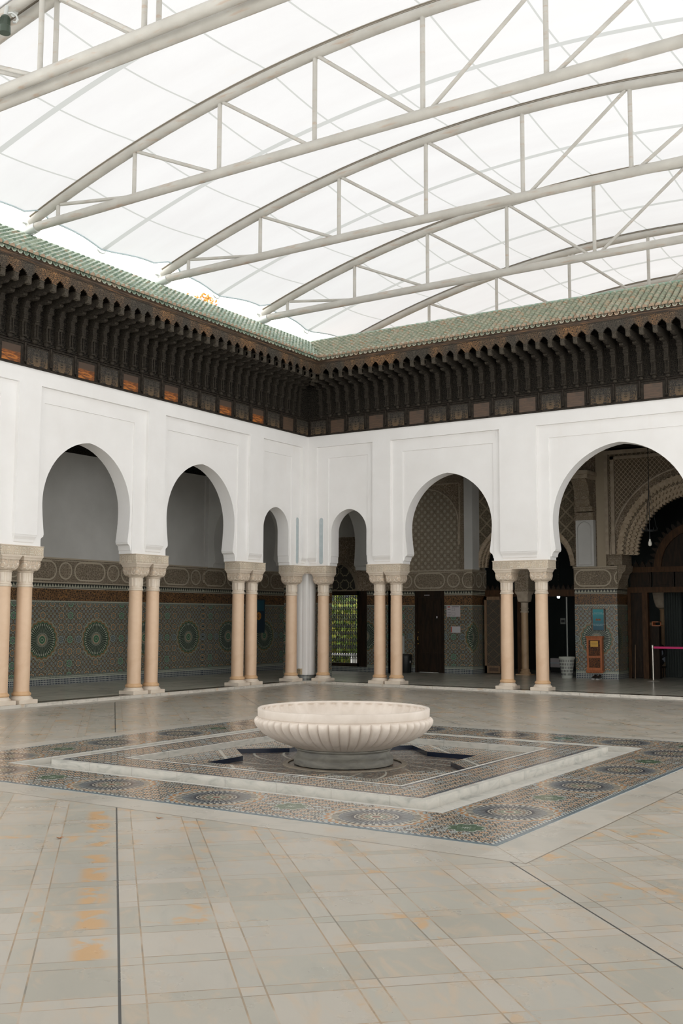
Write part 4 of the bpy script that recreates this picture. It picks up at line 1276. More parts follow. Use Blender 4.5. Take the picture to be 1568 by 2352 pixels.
m = MB().add([(u, -.06, 2.86 + z) for u, z in A] + [(u, -.06, 2.86 + z) for u, z in B] + [(u, .05, 2.86 + z) for u, z in B] + [(u, .05, 2.86 + z) for u, z in A], [(i, i + 1, n + i + 1, n + i) for i in range(n - 1)] + [(n + i, n + i + 1, 2 * n + i + 1, 2 * n + i) for i in range(n - 1)] + [(3 * n + i, 3 * n + i + 1, i + 1, i) for i in range(n - 1)])
m.build('arch_band', 'screen_wood', wp)
m = MB().prism(half_arch(.90, .92, 24), 'y', .0, .04)
m.v = [(x, y, z + 2.86) for x, y, z in m.v]; m.build('arch_panel', 'door_wood', wp)
m = MB()
for i in range(1, n - 1, 1):
    if i % 2: continue
    u, z = A[i]; a = atan2(z, u)
    T = Matrix.Translation((u, -.03, 2.86 + z)) @ Matrix.Rotation(-(a - pi / 2), 4, 'Y')
    h = .16; w = .062
    p = [(-w, -.03), (w, -.03), (w, h * .3), (w * .6, h * .3), (w * .6, h * .65), (0, h), (-w * .6, h * .65), (-w * .6, h * .3), (-w, h * .3)]
    m.prism(p, 'y', 0, .04, T=T)
m.build('arch_merlon_row', 'door_wood', wp)
# dim hall behind the screens
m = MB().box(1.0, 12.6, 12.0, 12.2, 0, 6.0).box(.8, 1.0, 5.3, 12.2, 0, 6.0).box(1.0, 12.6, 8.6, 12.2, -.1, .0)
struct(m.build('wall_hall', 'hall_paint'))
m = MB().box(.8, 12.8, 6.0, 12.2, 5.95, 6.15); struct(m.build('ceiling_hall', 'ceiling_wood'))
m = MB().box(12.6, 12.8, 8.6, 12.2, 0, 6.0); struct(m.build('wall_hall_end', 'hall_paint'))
m = MB()
for k in range(44):
    x = 6.66 + k * .0095; m.tube([(x, 7.0 + .03 * sin(k * .9), .06), (x, 7.0 + .03 * sin(k * .9), 2.5)], .02, 6)
tag(m.build('curtain', 'curtain_green', None, 60), 'dark green hanging curtain inside the wooden portal', 'curtain')
hc = empty('hall_column', (6.52, 7.3, KZ), label='pale stone column inside the dark portal, beside the green curtain', cat='column')
MB().lathe([(.11, 0), (.11, .1), (.09, .12), (.085, 1.75), (.10, 1.77), (.09, 1.8)], 24).build('shaft', 'inner_stone', hc, 40)
MB().sqlathe([(.11, .06, 1.8), (.16, .04, 1.85), (.20, .02, 2.05), (.22, .01, 2.3)]).build('capital', 'stucco_plain', hc, 40)

# the dark door beside pier A
dr = empty('door_1', (.5725, YB + .08, KZ)); dr['kind'] = 'structure'; dr['label'] = 'tall black wooden door in the tiled wall under the cartouche frieze'
m = MB().box(-.4725, -.41, -.06, .10, 0, 2.285).box(.41, .4725, -.06, .10, 0, 2.285).box(-.41, .41, -.06, .10, 2.10, 2.285); m.build('door_frame', 'door_wood', dr)
m = MB().box(-.41, .41, -.02, .03, .01, 2.10)
for (a, b) in ((-.36, -.03), (.03, .36)):
    for (z0, z1) in ((.10, .55), (.65, 1.35), (1.45, 2.0)): m.box(a, b, -.035, -.02, z0, z1)
leaf = m.build('door_leaf', 'door_wood', dr)
m = MB().tube([(-.38, -.035, .90), (-.38, -.07, .91), (-.38, -.07, .99), (-.38, -.035, 1.0)], .009, 6).tube([(-.38, -.035, .8), (-.38, -.06, .8)], .012, 8).tube([(-.38, -.035, 1.12), (-.38, -.05, 1.12)], .010, 8)
m.build('handle', 'brass_plate', leaf)
m = MB()
for k in range(7): m.box(-.17 + k * .025, -.17 + k * .025 + .016, -.064, -.06, 2.155, 2.175)
m.build('lettering', 'paper_white', dr)
MB().box(.20, .235, -.045, -.035, 1.52, 1.575).build('label_mark', 'paper_white', leaf)
# ---------------------------------------------------------------- carved wooden eaves
def fold(o): return o
def make_panel(kind):
    p = {'orange': 'wood_plain_orange', 'brown': 'wood_plain_brown', 'script': 'wood_script'}[kind]
    return p
def make_bracket_mesh():
    m = MB()
    # two colonnettes on a knobbed foot
    m.bbox(.0, .150, -.055, .055, 6.525, 6.560, .006)
    m.lathe([(.02, 6.455), (.045, 6.475), (.050, 6.50), (.040, 6.53)], 10, (.07, 0))
    for s in (-1, 1):
        m.lathe([(.017, 6.558), (.015, 6.57), (.013, 6.60), (.013, 6.76), (.018, 6.785)], 8, (.118, s * .033))
    m.box(.0, .10, -.045, .045, 6.56, 6.79)
    m.bbox(.0, .155, -.056, .056, 6.785, 6.835, .006); m.bbox(.0, .168, -.050, .050, 6.835, 6.865, .006)
    # curling stem
    prof = [(.0, 6.865), (.160, 6.865), (.165, 6.92), (.150, 6.99), (.155, 7.05), (.18, 7.10), (.21, 7.14), (.215, 7.17), (.0, 7.19)]
    m.prism(prof, 'y', .045, -.045)
    m.prism([(.13, 7.02), (.19, 7.05), (.20, 7.10), (.16, 7.12), (.12, 7.08)], 'y', .056, -.056)
    # stepped beams out to the fringe
    m.prism([(.0, 7.17), (.40, 7.14), (.44, 7.15), (.46, 7.18), (.44, 7.205), (.0, 7.215)], 'y', .043, -.043)
    m.prism([(.0, 7.21), (.60, 7.21), (.63, 7.22), (.65, 7.245), (.84, 7.235), (.84, 7.36), (.0, 7.36)], 'y', .043, -.043)
    m.bbox(.79, .878, -.043, .043, 7.205, 7.325, .006, 1)
    m.bbox(.78, .884, -.051, .051, 7.322, 7.340, .004, 1)
    return m
def eave(side):
    R = side == 'right'
    t = empty('wooden_eave', (0, 0, 0), label='dark carved wooden eave with brackets and lobed fringe above the %s arcade' % side, cat='eave', group='carved wooden eaves')
    X = (lambda m: swapped(m)) if R else (lambda m: m)
    L = 12.6 if R else 13.5
    rz = -pi / 2 if R else 0
    P = (lambda a: (a, 0, 0)) if R else (lambda a: (0, -a, 0))
    a0, da = (.958, .2737) if R else (1.01, .2755)
    # frieze board with mouldings
    m = MB().box(-.02, .012, -L, -.012, ZT, 6.49).box(-.02, .035, -L, -.03, ZT - .005, ZT + .022).box(-.02, .026, -L, -.03, 6.05, 6.062)
    m.box(-.02, .034, -L, -.03, 6.452, 6.462).box(-.02, .046, -L, -.04, 6.474, 6.492)
    X(m).build('frieze_board', 'wood_dark', t)
    m = MB().box(-.02, .03, -L, -.03, 6.492, 7.56); X(m).build('carved_backboard', 'wood_carved', t)  # backboard tone darker than the brackets, painting the shade behind them
    m = MB().box(-.02, .86, -L, -.03, 7.56, 7.60); X(m).build('soffit', 'ceiling_wood', t)
    # panels
    pa, dp = (.33, .55) if R else (.296, .593)
    meshes = {}
    nP = int((L - pa) / dp)
    for k in range(nP + 1):
        plain = k in (1, 3, 5, 8, 10, 12, 15, 17, 19)
        kind = ('brown' if (R or k < 2) else 'orange') if plain else 'script'
        hw = dp / 2
        if kind not in meshes:
            m = MB()
            if plain:
                m.box(0, .016, -hw * .70, hw * .70, 6.066, 6.372, 0)
                for (a, b, c, d) in ((-hw * .88, -hw * .70, 6.066, 6.41), (hw * .70, hw * .88, 6.066, 6.41), (-hw * .70, hw * .70, 6.372, 6.41)): m.box(0, .022, a, b, c, d, 1)
            else:
                m.box(0, .020, -hw * .80, hw * .80, 6.066, 6.40, 0)
                for (a, b, c, d) in ((-hw * .88, -hw * .80, 6.066, 6.41), (hw * .80, hw * .88, 6.066, 6.41), (-hw * .80, hw * .80, 6.39, 6.41)): m.box(0, .030, a, b, c, d, 1)
            m.box(0, .034, -hw * .90, -hw * .86, 6.07, 6.452, 1).box(0, .034, hw * .86, hw * .90, 6.07, 6.452, 1).box(0, .034, -hw * .88, hw * .88, 6.425, 6.445, 1)
            # strip between two panels with a small foot
            m.box(0, .040, hw - .018, hw + .018, 6.13, 6.452, 1).box(0, .055, hw - .032, hw + .032, 6.10, 6.13, 1)
            o = m.build('carved_panel' if not plain else 'plain_panel', [make_panel(kind), 'wood_dark'], t); meshes[kind] = o
        else:
            o = meshes[kind].copy(); COL.objects.link(o); o.parent = t
        if plain: o['label'] = 'plain %s board panel' % ('orange brown' if kind == 'orange' else 'dull brown')
        o.location = P(pa + k * dp); o.location = (o.location[0] + (0.012 if not R else 0), o.location[1] - (0.012 if R else 0), 0)
        o.rotation_euler = (0, 0, rz)
    # brackets
    n = int((L - a0) / da)
    b0 = None
    for k in range(-2, n + 1):
        if b0 is None: b0 = make_bracket_mesh().build('bracket', ['bracket_wood_lit', 'tab_wood'], t, 35); o = b0
        else: o = b0.copy(); COL.objects.link(o); o.parent = t
        o.location = P(a0 + k * da); o.rotation_euler = (0, 0, rz)
        o.scale = ({-2: .48, -1: .78}.get(k, 1), 1, 1)   # in the corner the brackets stop short of each other
    # lobed fringe
    poly = []
    ua = []
    def lob(c, w, z0, zc):
        pts = [(c - w, 7.335)]
        H = [(-w, z0), (-w * .86, z0 + .028), (-w * .62, z0 + .055), (-w * .34, z0 + .078), (0, zc)]
        H = H + [(-u, z) for u, z in reversed(H[:-1])]
        for i in range(len(H) - 1):
            (a, b), (c2, d) = H[i], H[i + 1]
            dx, dz = c2 - a, d - b; l = sqrt(dx * dx + dz * dz); nx, nz = dz / l, -dx / l
            for q in range(1, 6):
                tt = q / 5; s = .012 * sin(pi * tt) if q < 5 else -.004
                pts.append((c + a + dx * tt - nx * s, b + dz * tt - nz * s))
        pts += [(c + w, 7.335)]
        return pts
    cuts = []
    for k in range(n - 1, -1, -1):
        c = -(a0 + (k + .5) * da); cuts.append(lob(c, da / 2 - .050, 7.338, 7.440))
    m = MB().prism(comb(-(a0 + n * da) , -.845, 7.60, cuts, 7.335), 'x', .846, .868)
    # comb() walks u0..u1 along the bottom; the cut feet sit lower and make the tabs
    X(m).build('lobed_fringe', 'wood_valance', t)
    m = MB().box(.70, .878, -L, -.70, 7.578, 7.592).box(.70, .890, -L, -.70, 7.592, 7.606).box(.70, .900, -L, -.70, 7.606, 7.626).box(.70, .892, -L, -.70, 7.626, 7.640).box(.70, .915, -L, -.70, 7.640, 7.652)
    X(m).build('fascia', 'wood_fascia', t)
    # tiled roof
    r = empty('tiled_roof', (0, 0, 7.66), label='short %s slope of half-round tiles above the %s eave' % (('pale green and buff', 'right') if R else ('green glazed', 'left')), cat='roof', group='tiled roof slopes')
    ex, ez, rx, rzz = .935, 7.700, .05, 8.375
    ln = sqrt((ex - rx) ** 2 + (rzz - ez) ** 2); sx, sz = (rx - ex) / ln, (rzz - ez) / ln
    nx, nz = sz, -sx     # outward normal of the slope (x, z)
    nx, nz = (rzz - ez) / ln, (ex - rx) / ln
    m = MB(); rows = 10; stp = ln / rows; pitch = .1285
    nc = int(L / pitch)
    for c in range(1, nc):
        a = c * pitch
        for k in range(rows):
            s0 = k * stp - (.022 if k == 0 else 0); s1 = k * stp + stp * 1.32
            xm = ex + sx * (s0 + stp / 2)
            if a < xm - .02: continue
            jit = random.uniform(-.003, .003)
            def pt(s, h, v): return (ex + sx * s + nx * h, -a + v, ez + sz * s + nz * h)
            vs = []; N = 6
            for (s, rad, hh) in ((s0, .053, .026), (s1, .040, -.002)):
                for i in range(N + 1):
                    th = pi * i / N; vs.append(pt(s, hh + rad * sin(th) * 1.1 + jit, rad * cos(th) + jit))
            m.add(vs, [(i, i + 1, N + 2 + i, N + 1 + i) for i in range(N)], 0)
            # thick visible lip
            R0 = .053
            vs = [pt(s0, .026 + R0 * 1.1 * sin(pi * i / N) + jit, R0 * cos(pi * i / N) + jit) for i in range(N + 1)] + [pt(s0, .006 + .042 * 1.0 * sin(pi * i / N) + jit, .042 * cos(pi * i / N) + jit) for i in range(N + 1)]
            if k == 0: m.add(vs[:N + 1], [tuple(range(N + 1))], 1)
            else: m.add(vs, [(i, N + 1 + i, N + 2 + i, i + 1) for i in range(N)], 0)
        # channel tile showing under the eave
        if a > ex - .05:
            b = a + pitch / 2
            for (q0, q1) in ((-.018, .16),):
                vs = []
                for s, in ((q0,), (q1,)):
                    for i in range(7):
                        th = pi + pi * i / 6; vs.append((ex + sx * s, -b + .052 * cos(th), ez + sz * s + .006 + .056 * sin(th)))
                for s, in ((q0,), (q1,)):
                    for i in range(7):
                        th = pi + pi * i / 6; vs.append((ex + sx * s, -b + .041 * cos(th), ez + sz * s + .008 + .042 * sin(th)))
                m.add(vs, [(i, i + 1, 8 + i, 7 + i) for i in range(6)] + [(14 + i, 21 + i, 22 + i, 15 + i) for i in range(6)] + [(i, 14 + i, 15 + i, i + 1) for i in range(6)], 0)
    mats = ['glazed_tile_right' if R else 'glazed_tile_left', 'clay_end']
    o = X(m).build('tiles', mats, r); o.location = (0, 0, -7.66)
    m = MB(); m.add([(ex - .02, -L, ez - .01), (ex - .02, -(ex - .02), ez - .01), (rx, -rx, rzz), (rx, -L, rzz)], [(0, 1, 2, 3)])
    m.add([(ex - .02, -L, ez - .05), (ex - .02, -(ex - .02), ez - .05), (rx, -rx, rzz - .1), (rx, -L, rzz - .1)], [(3, 2, 1, 0)])
    m.box(-.10, .06, -L, -.05 if not R else -.0, 7.9, 8.37)
    o = X(m).build('underlay', 'clay_end', r); o.location = (0, 0, -7.66)
    m = MB(); a = .12
    while a < L - .4:
        m.tube([(rx - .01, -a, rzz + .005), (rx - .01, -a - .30, rzz + .005)], [.062, .052], 12); a += .27
    o = X(m).build('ridge', 'ridge_tile', r, 40); o.location = (0, 0, -7.66)
eave('left'); eave('right')

# ---------------------------------------------------------------- canopy trusses
def zt(x): return 8.60 + 1.46 * (1 - ((x - 8.11) / 8.11) ** 2)
NODES = [.80 + 1.8275 * k for k in range(9)]        # .80 .. 15.42, middle one 8.11
def truss(y, lab):
    t = empty('roof_truss', (0, y, 8.5), label=lab, cat='roof truss', group='white tubular roof trusses')
    zb = 8.53 - 8.5
    Z = lambda x: zt(x) - 8.5
    MB().tube([(.06 + i * (16.1 / 12), 0, zb + .035 * sin(pi * i / 12)) for i in range(13)], .078, 16).build('bottom_chord', 'steel_paint', t, 40)
    m = MB().tube([(.10 + (16.02) * i / 40, 0, Z(.10 + 16.02 * i / 40)) for i in range(41)], .078, 16)
    m.build('top_chord', 'steel_paint', t, 40)
    m = MB()
    pts = [(.10 + 16.02 * i / 40) for i in range(41)]
    for i in range(40):
        a, b = pts[i], pts[i + 1]
        for (h, w) in ((.080, .030), (.098, .055)):
            z0, z1 = Z(a) + h, Z(b) + h
            m.add([(a, -w, z0), (a, w, z0), (b, w, z1), (b, -w, z1), (a, -w, z0 + .012), (a, w, z0 + .012), (b, w, z1 + .012), (b, -w, z1 + .012)], [(0, 1, 2, 3), (4, 7, 6, 5), (0, 3, 7, 4), (1, 5, 6, 2)])
    m.build('clamp_rail', 'grey_seam', t)
    for k, x in enumerate(NODES):
        MB().tube([(x, 0, zb), (x, 0, Z(x))], .036, 12).build('post', 'steel_paint', t, 40)
    for k in range(8):
        if k < 4: a, b = NODES[k], NODES[k + 1]
        else: a, b = NODES[k + 1], NODES[k]
        d = 1 if b > a else -1
        MB().tube([(a + d * .07, 0, Z(a) - .06), (b - d * .10, 0, zb + .06)], .030, 10).build('diagonal', 'steel_paint', t, 40)
    for x, s in ((.10, 1), (16.12, -1)):
        m = MB()
        m.tube([(x - s * .10, 0, -.02), (x + s * .16, 0, .02)], .092, 16)
        m.box(x - .16 if s > 0 else x - .10, x + .10 if s > 0 else x + .16, -.012, .012, -.10, .22)
        m.tube([(x - s * .12, 0, -.30), (x - s * .12, 0, .10)], .045, 12)
        m.tube([(x - s * .12, -.10, .14), (x - s * .12, .10, .14)], .02, 8)
        m.build('foot_fitting', 'galvanised', t, 40)
    return t
truss(-12.28, 'nearer-in tube truss of the close double pair crossing the top left corner')
truss(-12.53, 'foremost tube truss of the close double pair crossing the top left corner')
truss(-8.91, 'long tube truss springing from the upper left edge of the green roof')
truss(-5.45, 'tube truss springing from the middle of the green left roof')
truss(-2.02, 'tube truss springing just left of the roof corner')
truss(1.44, 'hazy tube truss rising just behind the right tiled roof')
truss(4.9, 'faint far tube truss, mostly hidden behind the right tiled roof')

cn = empty('canopy', (0, 0, 8.6), label='white stretched fabric canopy over the whole court', cat='canopy')
m = MB(); per = 3.46; NYs = 120; NXs = 60
ylist = []
y = -18.0
yA, yB = -24.5, 8.4
for j in range(NYs + 1):
    yy = yA + (yB - yA) * j / NYs
    fr = ((yy + 8.91) / per) % 1.0
    e = .14 + .13 * abs(sin(2 * pi * fr))
    if fr < .05 or fr > .95: e = .36
    for i in range(NXs + 1):
        x = e + (16.22 - 2 * e) * i / NXs
        z = zt(x) + .115 - .135 * sin(pi * fr) - 8.6
        m.v.append((x, yy, z))
for j in range(NYs):
    for i in range(NXs):
        a = j * (NXs + 1) + i; m.f.append((a, a + 1, a + NXs + 2, a + NXs + 1)); m.mi.append(0)
o = m.build('fabric', 'canopy_fabric', cn, 60); o.location = (0, 0, 0)
for side in (0, 1):
    pts = [m.v[j * (NXs + 1) + (0 if side == 0 else NXs)] for j in range(NYs + 1)]
    mm = MB().tube([(p[0], p[1], p[2]) for p in pts], .018, 6); mm.build('edge_cable', 'cable_steel', cn, 60)
for k in range(-5, 5):
    yy = -7.18 + per * k
    x = .14; z = zt(x) - .02 - 8.6 + .03
    mm = MB()
    pts = [(x - .04 + .0 * i, yy + .10 * cos(2 * pi * i / 16), z + .055 * sin(2 * pi * i / 16) - .02) for i in range(17)]
    mm.tube(pts, .014, 6); mm.tube([(x + .0, yy, z + .03), (x + .12, yy, z + .05)], .012, 6)
    mm.build('ring_plate', 'galvanised', cn, 60)

# spotlight clamped on the nearest truss
sp = empty('spotlight', (3.90, -12.66, 9.51), label='small green cylindrical spotlight clamped to the truss in the top left corner', cat='spotlight')
m = MB().lathe([(.035, -.02), (.055, -.035), (.062, -.06), (.066, -.17), (.072, -.175), (.076, -.25), (.074, -.265)], 28); m.build('lamp_body', 'dark_green_paint', sp, 40)
m = MB()
for i in range(24):
    a = 2 * pi * i / 24; m.box(-.002, .002, .062, .068, -.16, -.06, T=Matrix.Rotation(a, 4, 'Z'))
m.build('cooling_fin', 'dark_green_paint', sp)
MB().lathe([(.066, -.262), (.060, -.252), (.02, -.248)], 24).build('lens', 'lens_glass', sp, 40)
m = MB().tube([(0, 0, -.03), (0, .02, .12)], .026, 12).tube([(0, .02, .02), (.06, .06, .03), (.12, .08, -.02), (.15, .08, -.08), (.13, .07, -.12), (.09, .06, -.11)], .016, 8).tube([(.02, .10, .03), (.02, .16, .10)], .03, 10); m.build('clamp', 'galvanised', sp, 40)

# ---------------------------------------------------------------- furniture of the right gallery
t = empty('donation_box', (5.40, YB - .10, .235), label='reddish carved wooden collection box hung on the tiled pier under the poster', cat='collection box')
m = MB().box(-.20, .20, -.02, .10, .04, .86); m.build('body', 'cabinet_wood', t)
m = MB().bbox(-.225, .225, -.05, .10, .86, .90, .006).bbox(-.21, .21, -.035, .10, .84, .86, .003).bbox(-.225, .225, -.05, .10, .0, .04, .006).box(-.20, -.15, -.032, -.02, .04, .86).box(.15, .20, -.032, -.02, .04, .86).box(-.15, .15, -.032, -.02, .04, .10).box(-.15, .15, -.032, -.02, .35, .40).box(-.15, .15, -.032, -.02, .80, .84)
for k in range(7): m.lathe([(.032, -.03), (.036, -.015), (.034, .0)], 10, (-.19 + k * .063, -.02))
m.build('moulding', 'cabinet_wood', t)
MB().box(-.15, .15, -.026, -.018, .10, .35).build('lower_panel', 'cabinet_panel', t)
MB().box(-.15, .15, -.026, -.018, .40, .80).build('upper_panel', 'cabinet_panel', t)
m = MB().box(-.10, .10, -.034, -.026, .63, .78); m.build('brass_plate', 'brass_plate', t)
def textlines(mb, x0, x1, y, rows, h=.012, seed=1, gap=.5):
    rnd = random.Random(seed)
    for z in rows:
        x = x0
        while x < x1 - .004:
            w = rnd.uniform(.5, .9) * h
            if rnd.random() > .16: mb.box(x, min(x + w, x1), y - .0015, y, z, z + h * rnd.uniform(.75, 1))
            x += w + h * .22
def text(parent, name, body, size, loc, matn, face='-y', align='CENTER', ext=.001):
    c = bpy.data.curves.new(name, 'FONT'); c.body = body; c.size = size; c.align_x = align; c.extrude = ext; c.space_line = .95
    o = bpy.data.objects.new(name, c); COL.objects.link(o)
    o.rotation_euler = (pi / 2, 0, 0) if face == '-y' else (pi / 2, 0, pi / 2)
    dg = bpy.context.evaluated_depsgraph_get(); dg.update()
    me = bpy.data.meshes.new_from_object(o.evaluated_get(dg)); r = o.rotation_euler.copy()
    bpy.data.objects.remove(o); me.materials.clear(); me.materials.append(M[matn])
    q = bpy.data.objects.new(name, me); COL.objects.link(q); q.rotation_euler = r; q.location = loc; q.parent = parent
    return q
text(t, 'lettering', 'MAINTENANCE', .024, (0, -.0355, .715), 'ink_dark')
text(t, 'lettering', 'DE LA MOSQUEE', .018, (0, -.0355, .675), 'ink_dark')
t = empty('poster', (5.485, YB - .02, 1.28), label='teal poster in a bronze frame above the red wooden box', cat='poster')
m = MB().box(-.18, .18, -.015, .02, 0, .56); m.build('frame', 'iron_black', t)
m = MB().box(-.165, -.145, -.020, -.014, .0, .56).box(.145, .165, -.020, -.014, .0, .56).box(-.165, .165, -.020, -.014, .54, .56); m.build('frame_edge', 'frame_wood', t)
o = MB().box(-.145, .145, -.020, -.014, 1.29, 1.82).build('print', 'poster_teal', t); o.location = (0, 0, -1.28)
text(t, 'lettering', 'SALLE DE PRIERE\nRESERVEE AUX FIDELES', .030, (0, -.022, .44), 'ink_pale')
text(t, 'lettering', 'PRAYER ROOM RESERVED\nTO WORSHIPPERS', .030, (0, -.022, .15), 'ink_pale')
m = MB()
for dx in (-.045, 0, .045): m.lathe([(.013, .262), (.016, .275), (.012, .295), (.004, .302)], 10, (dx, -.021))
m.box(-.075, .075, -.022, -.020, .250, .257); m.build('pictogram', 'cabinet_wood', t)
# paper notices on pier A
t = empty('notice', (1.336, YB - .012, 1.615), label='larger white paper notice with plans, upper one right of the black door', cat='notice', group='paper notices on the pier')
MB().box(-.21, .21, -.006, .008, 0, .305).build('sheet', 'paper_white', t)
m = MB(); m.box(-.05, .18, -.008, -.006, .27, .285); textlines(m, -.18, -.08, -.0065, (.20, .19, .115, .105, .06, .04), .008, 3)
for (a, b, c, d) in ((-.04, .04, .17, .24), (-.05, .05, .04, .11)):
    m.box(a, b, -.008, -.006, c, c + .004).box(a, b, -.008, -.006, d, d + .004).box(a, a + .004, -.008, -.006, c, d).box(b, b + .004, -.008, -.006, c, d)
m.build('print', 'ink_dark', t); MB().box(-.18, -.10, -.008, -.006, .255, .29).build('red_heading', 'ink_red', t)
t = empty('notice', (1.40, YB - .012, 1.175), label='smaller white paper timetable, lower one on the pier right of the black door', cat='notice', group='paper notices on the pier')
MB().box(-.145, .145, -.006, .008, 0, .175).build('sheet', 'paper_white', t)
m = MB()
for k in range(5): m.box(-.08 + k * .045, -.077 + k * .045, -.008, -.006, .02, .15)
for k in range(6): m.box(-.10, .13, -.0078, -.006, .025 + k * .022, .027 + k * .022)
m.build('print', 'ink_pale', t); MB().box(-.14, -.11, -.008, -.006, .01, .165).build('red_heading', 'ink_red', t)
# bins
t = empty('rubbish_bin', (-.06, 4.95, KZ), label='round black rubbish bin standing left of the black door', cat='bin')
MB().lathe([(.15, 0), (.16, .02), (.185, .45), (.195, .455), (.197, .48), (.185, .485)], 32).build('body', 'black_plastic', t, 40)
MB().lathe([(.19, .48), (.175, .50), (.10, .515), (.0, .52)], 32, cap=False).build('liner', 'black_plastic', t, 60)
MB().box(.165, .18, -.05, -.02, .27, .33).build('sticker', 'paper_white', t)
t = empty('dispenser', (-.30, YB - .06, .52), label='plain grey box fixed on the tiles above the black bin', cat='dispenser')
MB().bbox(-.10, .09, -.04, .06, 0, .56, .02).build('casing', 'grey_plastic', t)
MB().box(-.06, .05, -.044, -.038, .06, .09).build('slot', 'ink_dark', t)
t = empty('waste_basket', (4.68, 5.02, KZ), label='tall pale woven waste basket between the doorway and the tiled pier', cat='basket')
m = MB().lathe([(.130, 0), (.135, .03), (.140, .05)], 40)
m.lathe([(.193, .49), (.205, .495), (.207, .54), (.197, .545), (.190, .54), (.186, .49)], 40, cap=False)
m.lathe([(.1385, .05), (.189, .49)], 40, cap=False)
m.build('wall', 'wicker', t, 40)
m = MB()
for r_ in range(5):
    zc = .10 + r_ * .085
    for i in range(26):
        a = 2 * pi * i / 26 + (r_ % 2) * .06; rad = .140 + (zc - .05) * .115 + .0035
        T = Matrix.Rotation(a, 4, 'Z') @ Matrix.Translation((rad, 0, zc)); m.box(-.003, .003, -.007, .007, -.028, .028, T=T)
m.build('openings', 'ink_dark', t)
# barrier post with ribbon
t = empty('barrier_post', (6.93, 4.95, KZ), label='brushed steel barrier post with a bright pink belt in front of the portal', cat='barrier post')
MB().lathe([(.145, 0), (.15, .008), (.147, .016), (.06, .035), (.03, .04)], 40).build('foot', 'steel_brushed', t, 40)
MB().lathe([(.022, .03), (.022, .80)], 20).build('post', 'steel_brushed', t, 40)
MB().lathe([(.028, .80), (.030, .805), (.030, .88), (.024, .89)], 20).build('head', 'steel_brushed', t, 40)
MB().box(.03, 2.9, -.001, .002, .800, .852).build('belt', 'pink_ribbon', t)
# shoes
def shoe(x, lab):
    t = empty('shoe', (x, 4.99, KZ), label=lab, cat='shoe', group='pair of shoes by the pier')
    m = MB(); L = [(-.13, .035, .0), (-.10, .045, 0), (0, .042, 0), (.10, .038, 0), (.13, .025, 0)]
    vs = []; n = 12
    for (yy, w, h) in ((-.14, .020, .03), (-.12, .040, .045), (-.05, .046, .06), (.03, .040, .085), (.10, .038, .095), (.135, .026, .09)):
        for i in range(n):
            a = pi * i / (n - 1); vs.append((w * cos(a), yy, .018 + h * sin(a)))
    fs = [(k * n + i, k * n + i + 1, (k + 1) * n + i + 1, (k + 1) * n + i) for k in range(5) for i in range(n - 1)]
    fs += [tuple(range(n)), tuple(range(6 * n - 1, 5 * n - 1, -1))]
    m.add(vs, fs); m.build('upper', 'leather_black', t, 50)
    m = MB(); P = [(.022, -.15), (.042, -.125), (.048, -.05), (.042, .03), (.040, .10), (.028, .14), (-.028, .14), (-.040, .10), (-.042, .03), (-.048, -.05), (-.042, -.125), (-.022, -.15)]
    m.prism(P, 'z', 0, .02); m.build('sole', 'sole_white', t)
shoe(5.42, 'left black shoe with a white sole on the floor under the wooden box'); shoe(5.54, 'right black shoe with a white sole on the floor under the wooden box')
# broomstick
t = empty('broom_handle', (6.24, 5.80, KZ), label='thin wooden stick leaning in the corner right of the tiled pier', cat='stick')
MB().tube([(.0, -.10, .0), (-.045, .10, .86)], .011, 8).build('stick', 'frame_wood', t, 40)
# hanging lamp of the big arch
t = empty('hanging_lamp', (7.52, 3.0, 5.95), label='bare white bulb hanging on a thin black cord with a ring inside the largest arch', cat='lamp')
m = MB().tube([(0, 0, 0), (0, 0, -2.48)], .008, 6)
for a in range(3): m.tube([(0, 0, -1.35), (.16 * cos(a * 2.094 + .4), .16 * sin(a * 2.094 + .4), -2.33)], .005, 5)
m.build('cord', 'iron_black', t, 60)
m = MB(); m.tube([(.16 * cos(2 * pi * i / 24), .16 * sin(2 * pi * i / 24), -2.34) for i in range(25)], .010, 6)
for i in range(8): m.tube([(.16 * cos(pi * i / 4), .16 * sin(pi * i / 4), -2.34), (.19 * cos(pi * i / 4), .19 * sin(pi * i / 4), -2.28)], .007, 5)
m.build('ring', 'iron_black', t, 60)
MB().lathe([(.005, -2.70), (.03, -2.69), (.042, -2.66), (.040, -2.62), (.022, -2.575), (.018, -2.54)], 20).build('bulb', 'bulb_white', t, 50)
MB().lathe([(.018, -2.54), (.020, -2.52), (.010, -2.47)], 14).build('socket', 'iron_black', t, 50)
# small bright lamp and things inside the open doorway
t = empty('ceiling_lamp', (3.50, 7.5, 2.20), label='tiny bright cold lamp shining inside the doorway behind the columns', cat='lamp')
MB().lathe([(.005, -.05), (.035, -.04), (.042, -.0), (.03, .035), (.005, .04)], 16).build('glowing_bulb', 'lamp_glow', t, 50)
m = MB().tube([(0, 0, .04), (0, 0, 3.75)], .006, 6); m.lathe([(.20, .05), (.19, .07), (.02, .12)], 20); m.build('shade', 'grille_tympanum', t, 50)
t = empty('white_box', (3.42, 7.6, KZ), label='low white box on the floor inside the dark doorway', cat='box')
MB().bbox(-.20, .20, -.10, .10, .14, .40, .01).build('body', 'paper_white', t); MB().box(-.20, .20, -.104, -.10, .26, .275).build('stripe', 'ink_pale', t); MB().box(-.19, .19, -.09, .09, 0, .14).build('stand', 'black_plastic', t)
t = empty('notice', (3.62, 7.5, 1.42), label='small pale sheet hanging inside the dark doorway below the bright lamp', cat='notice')
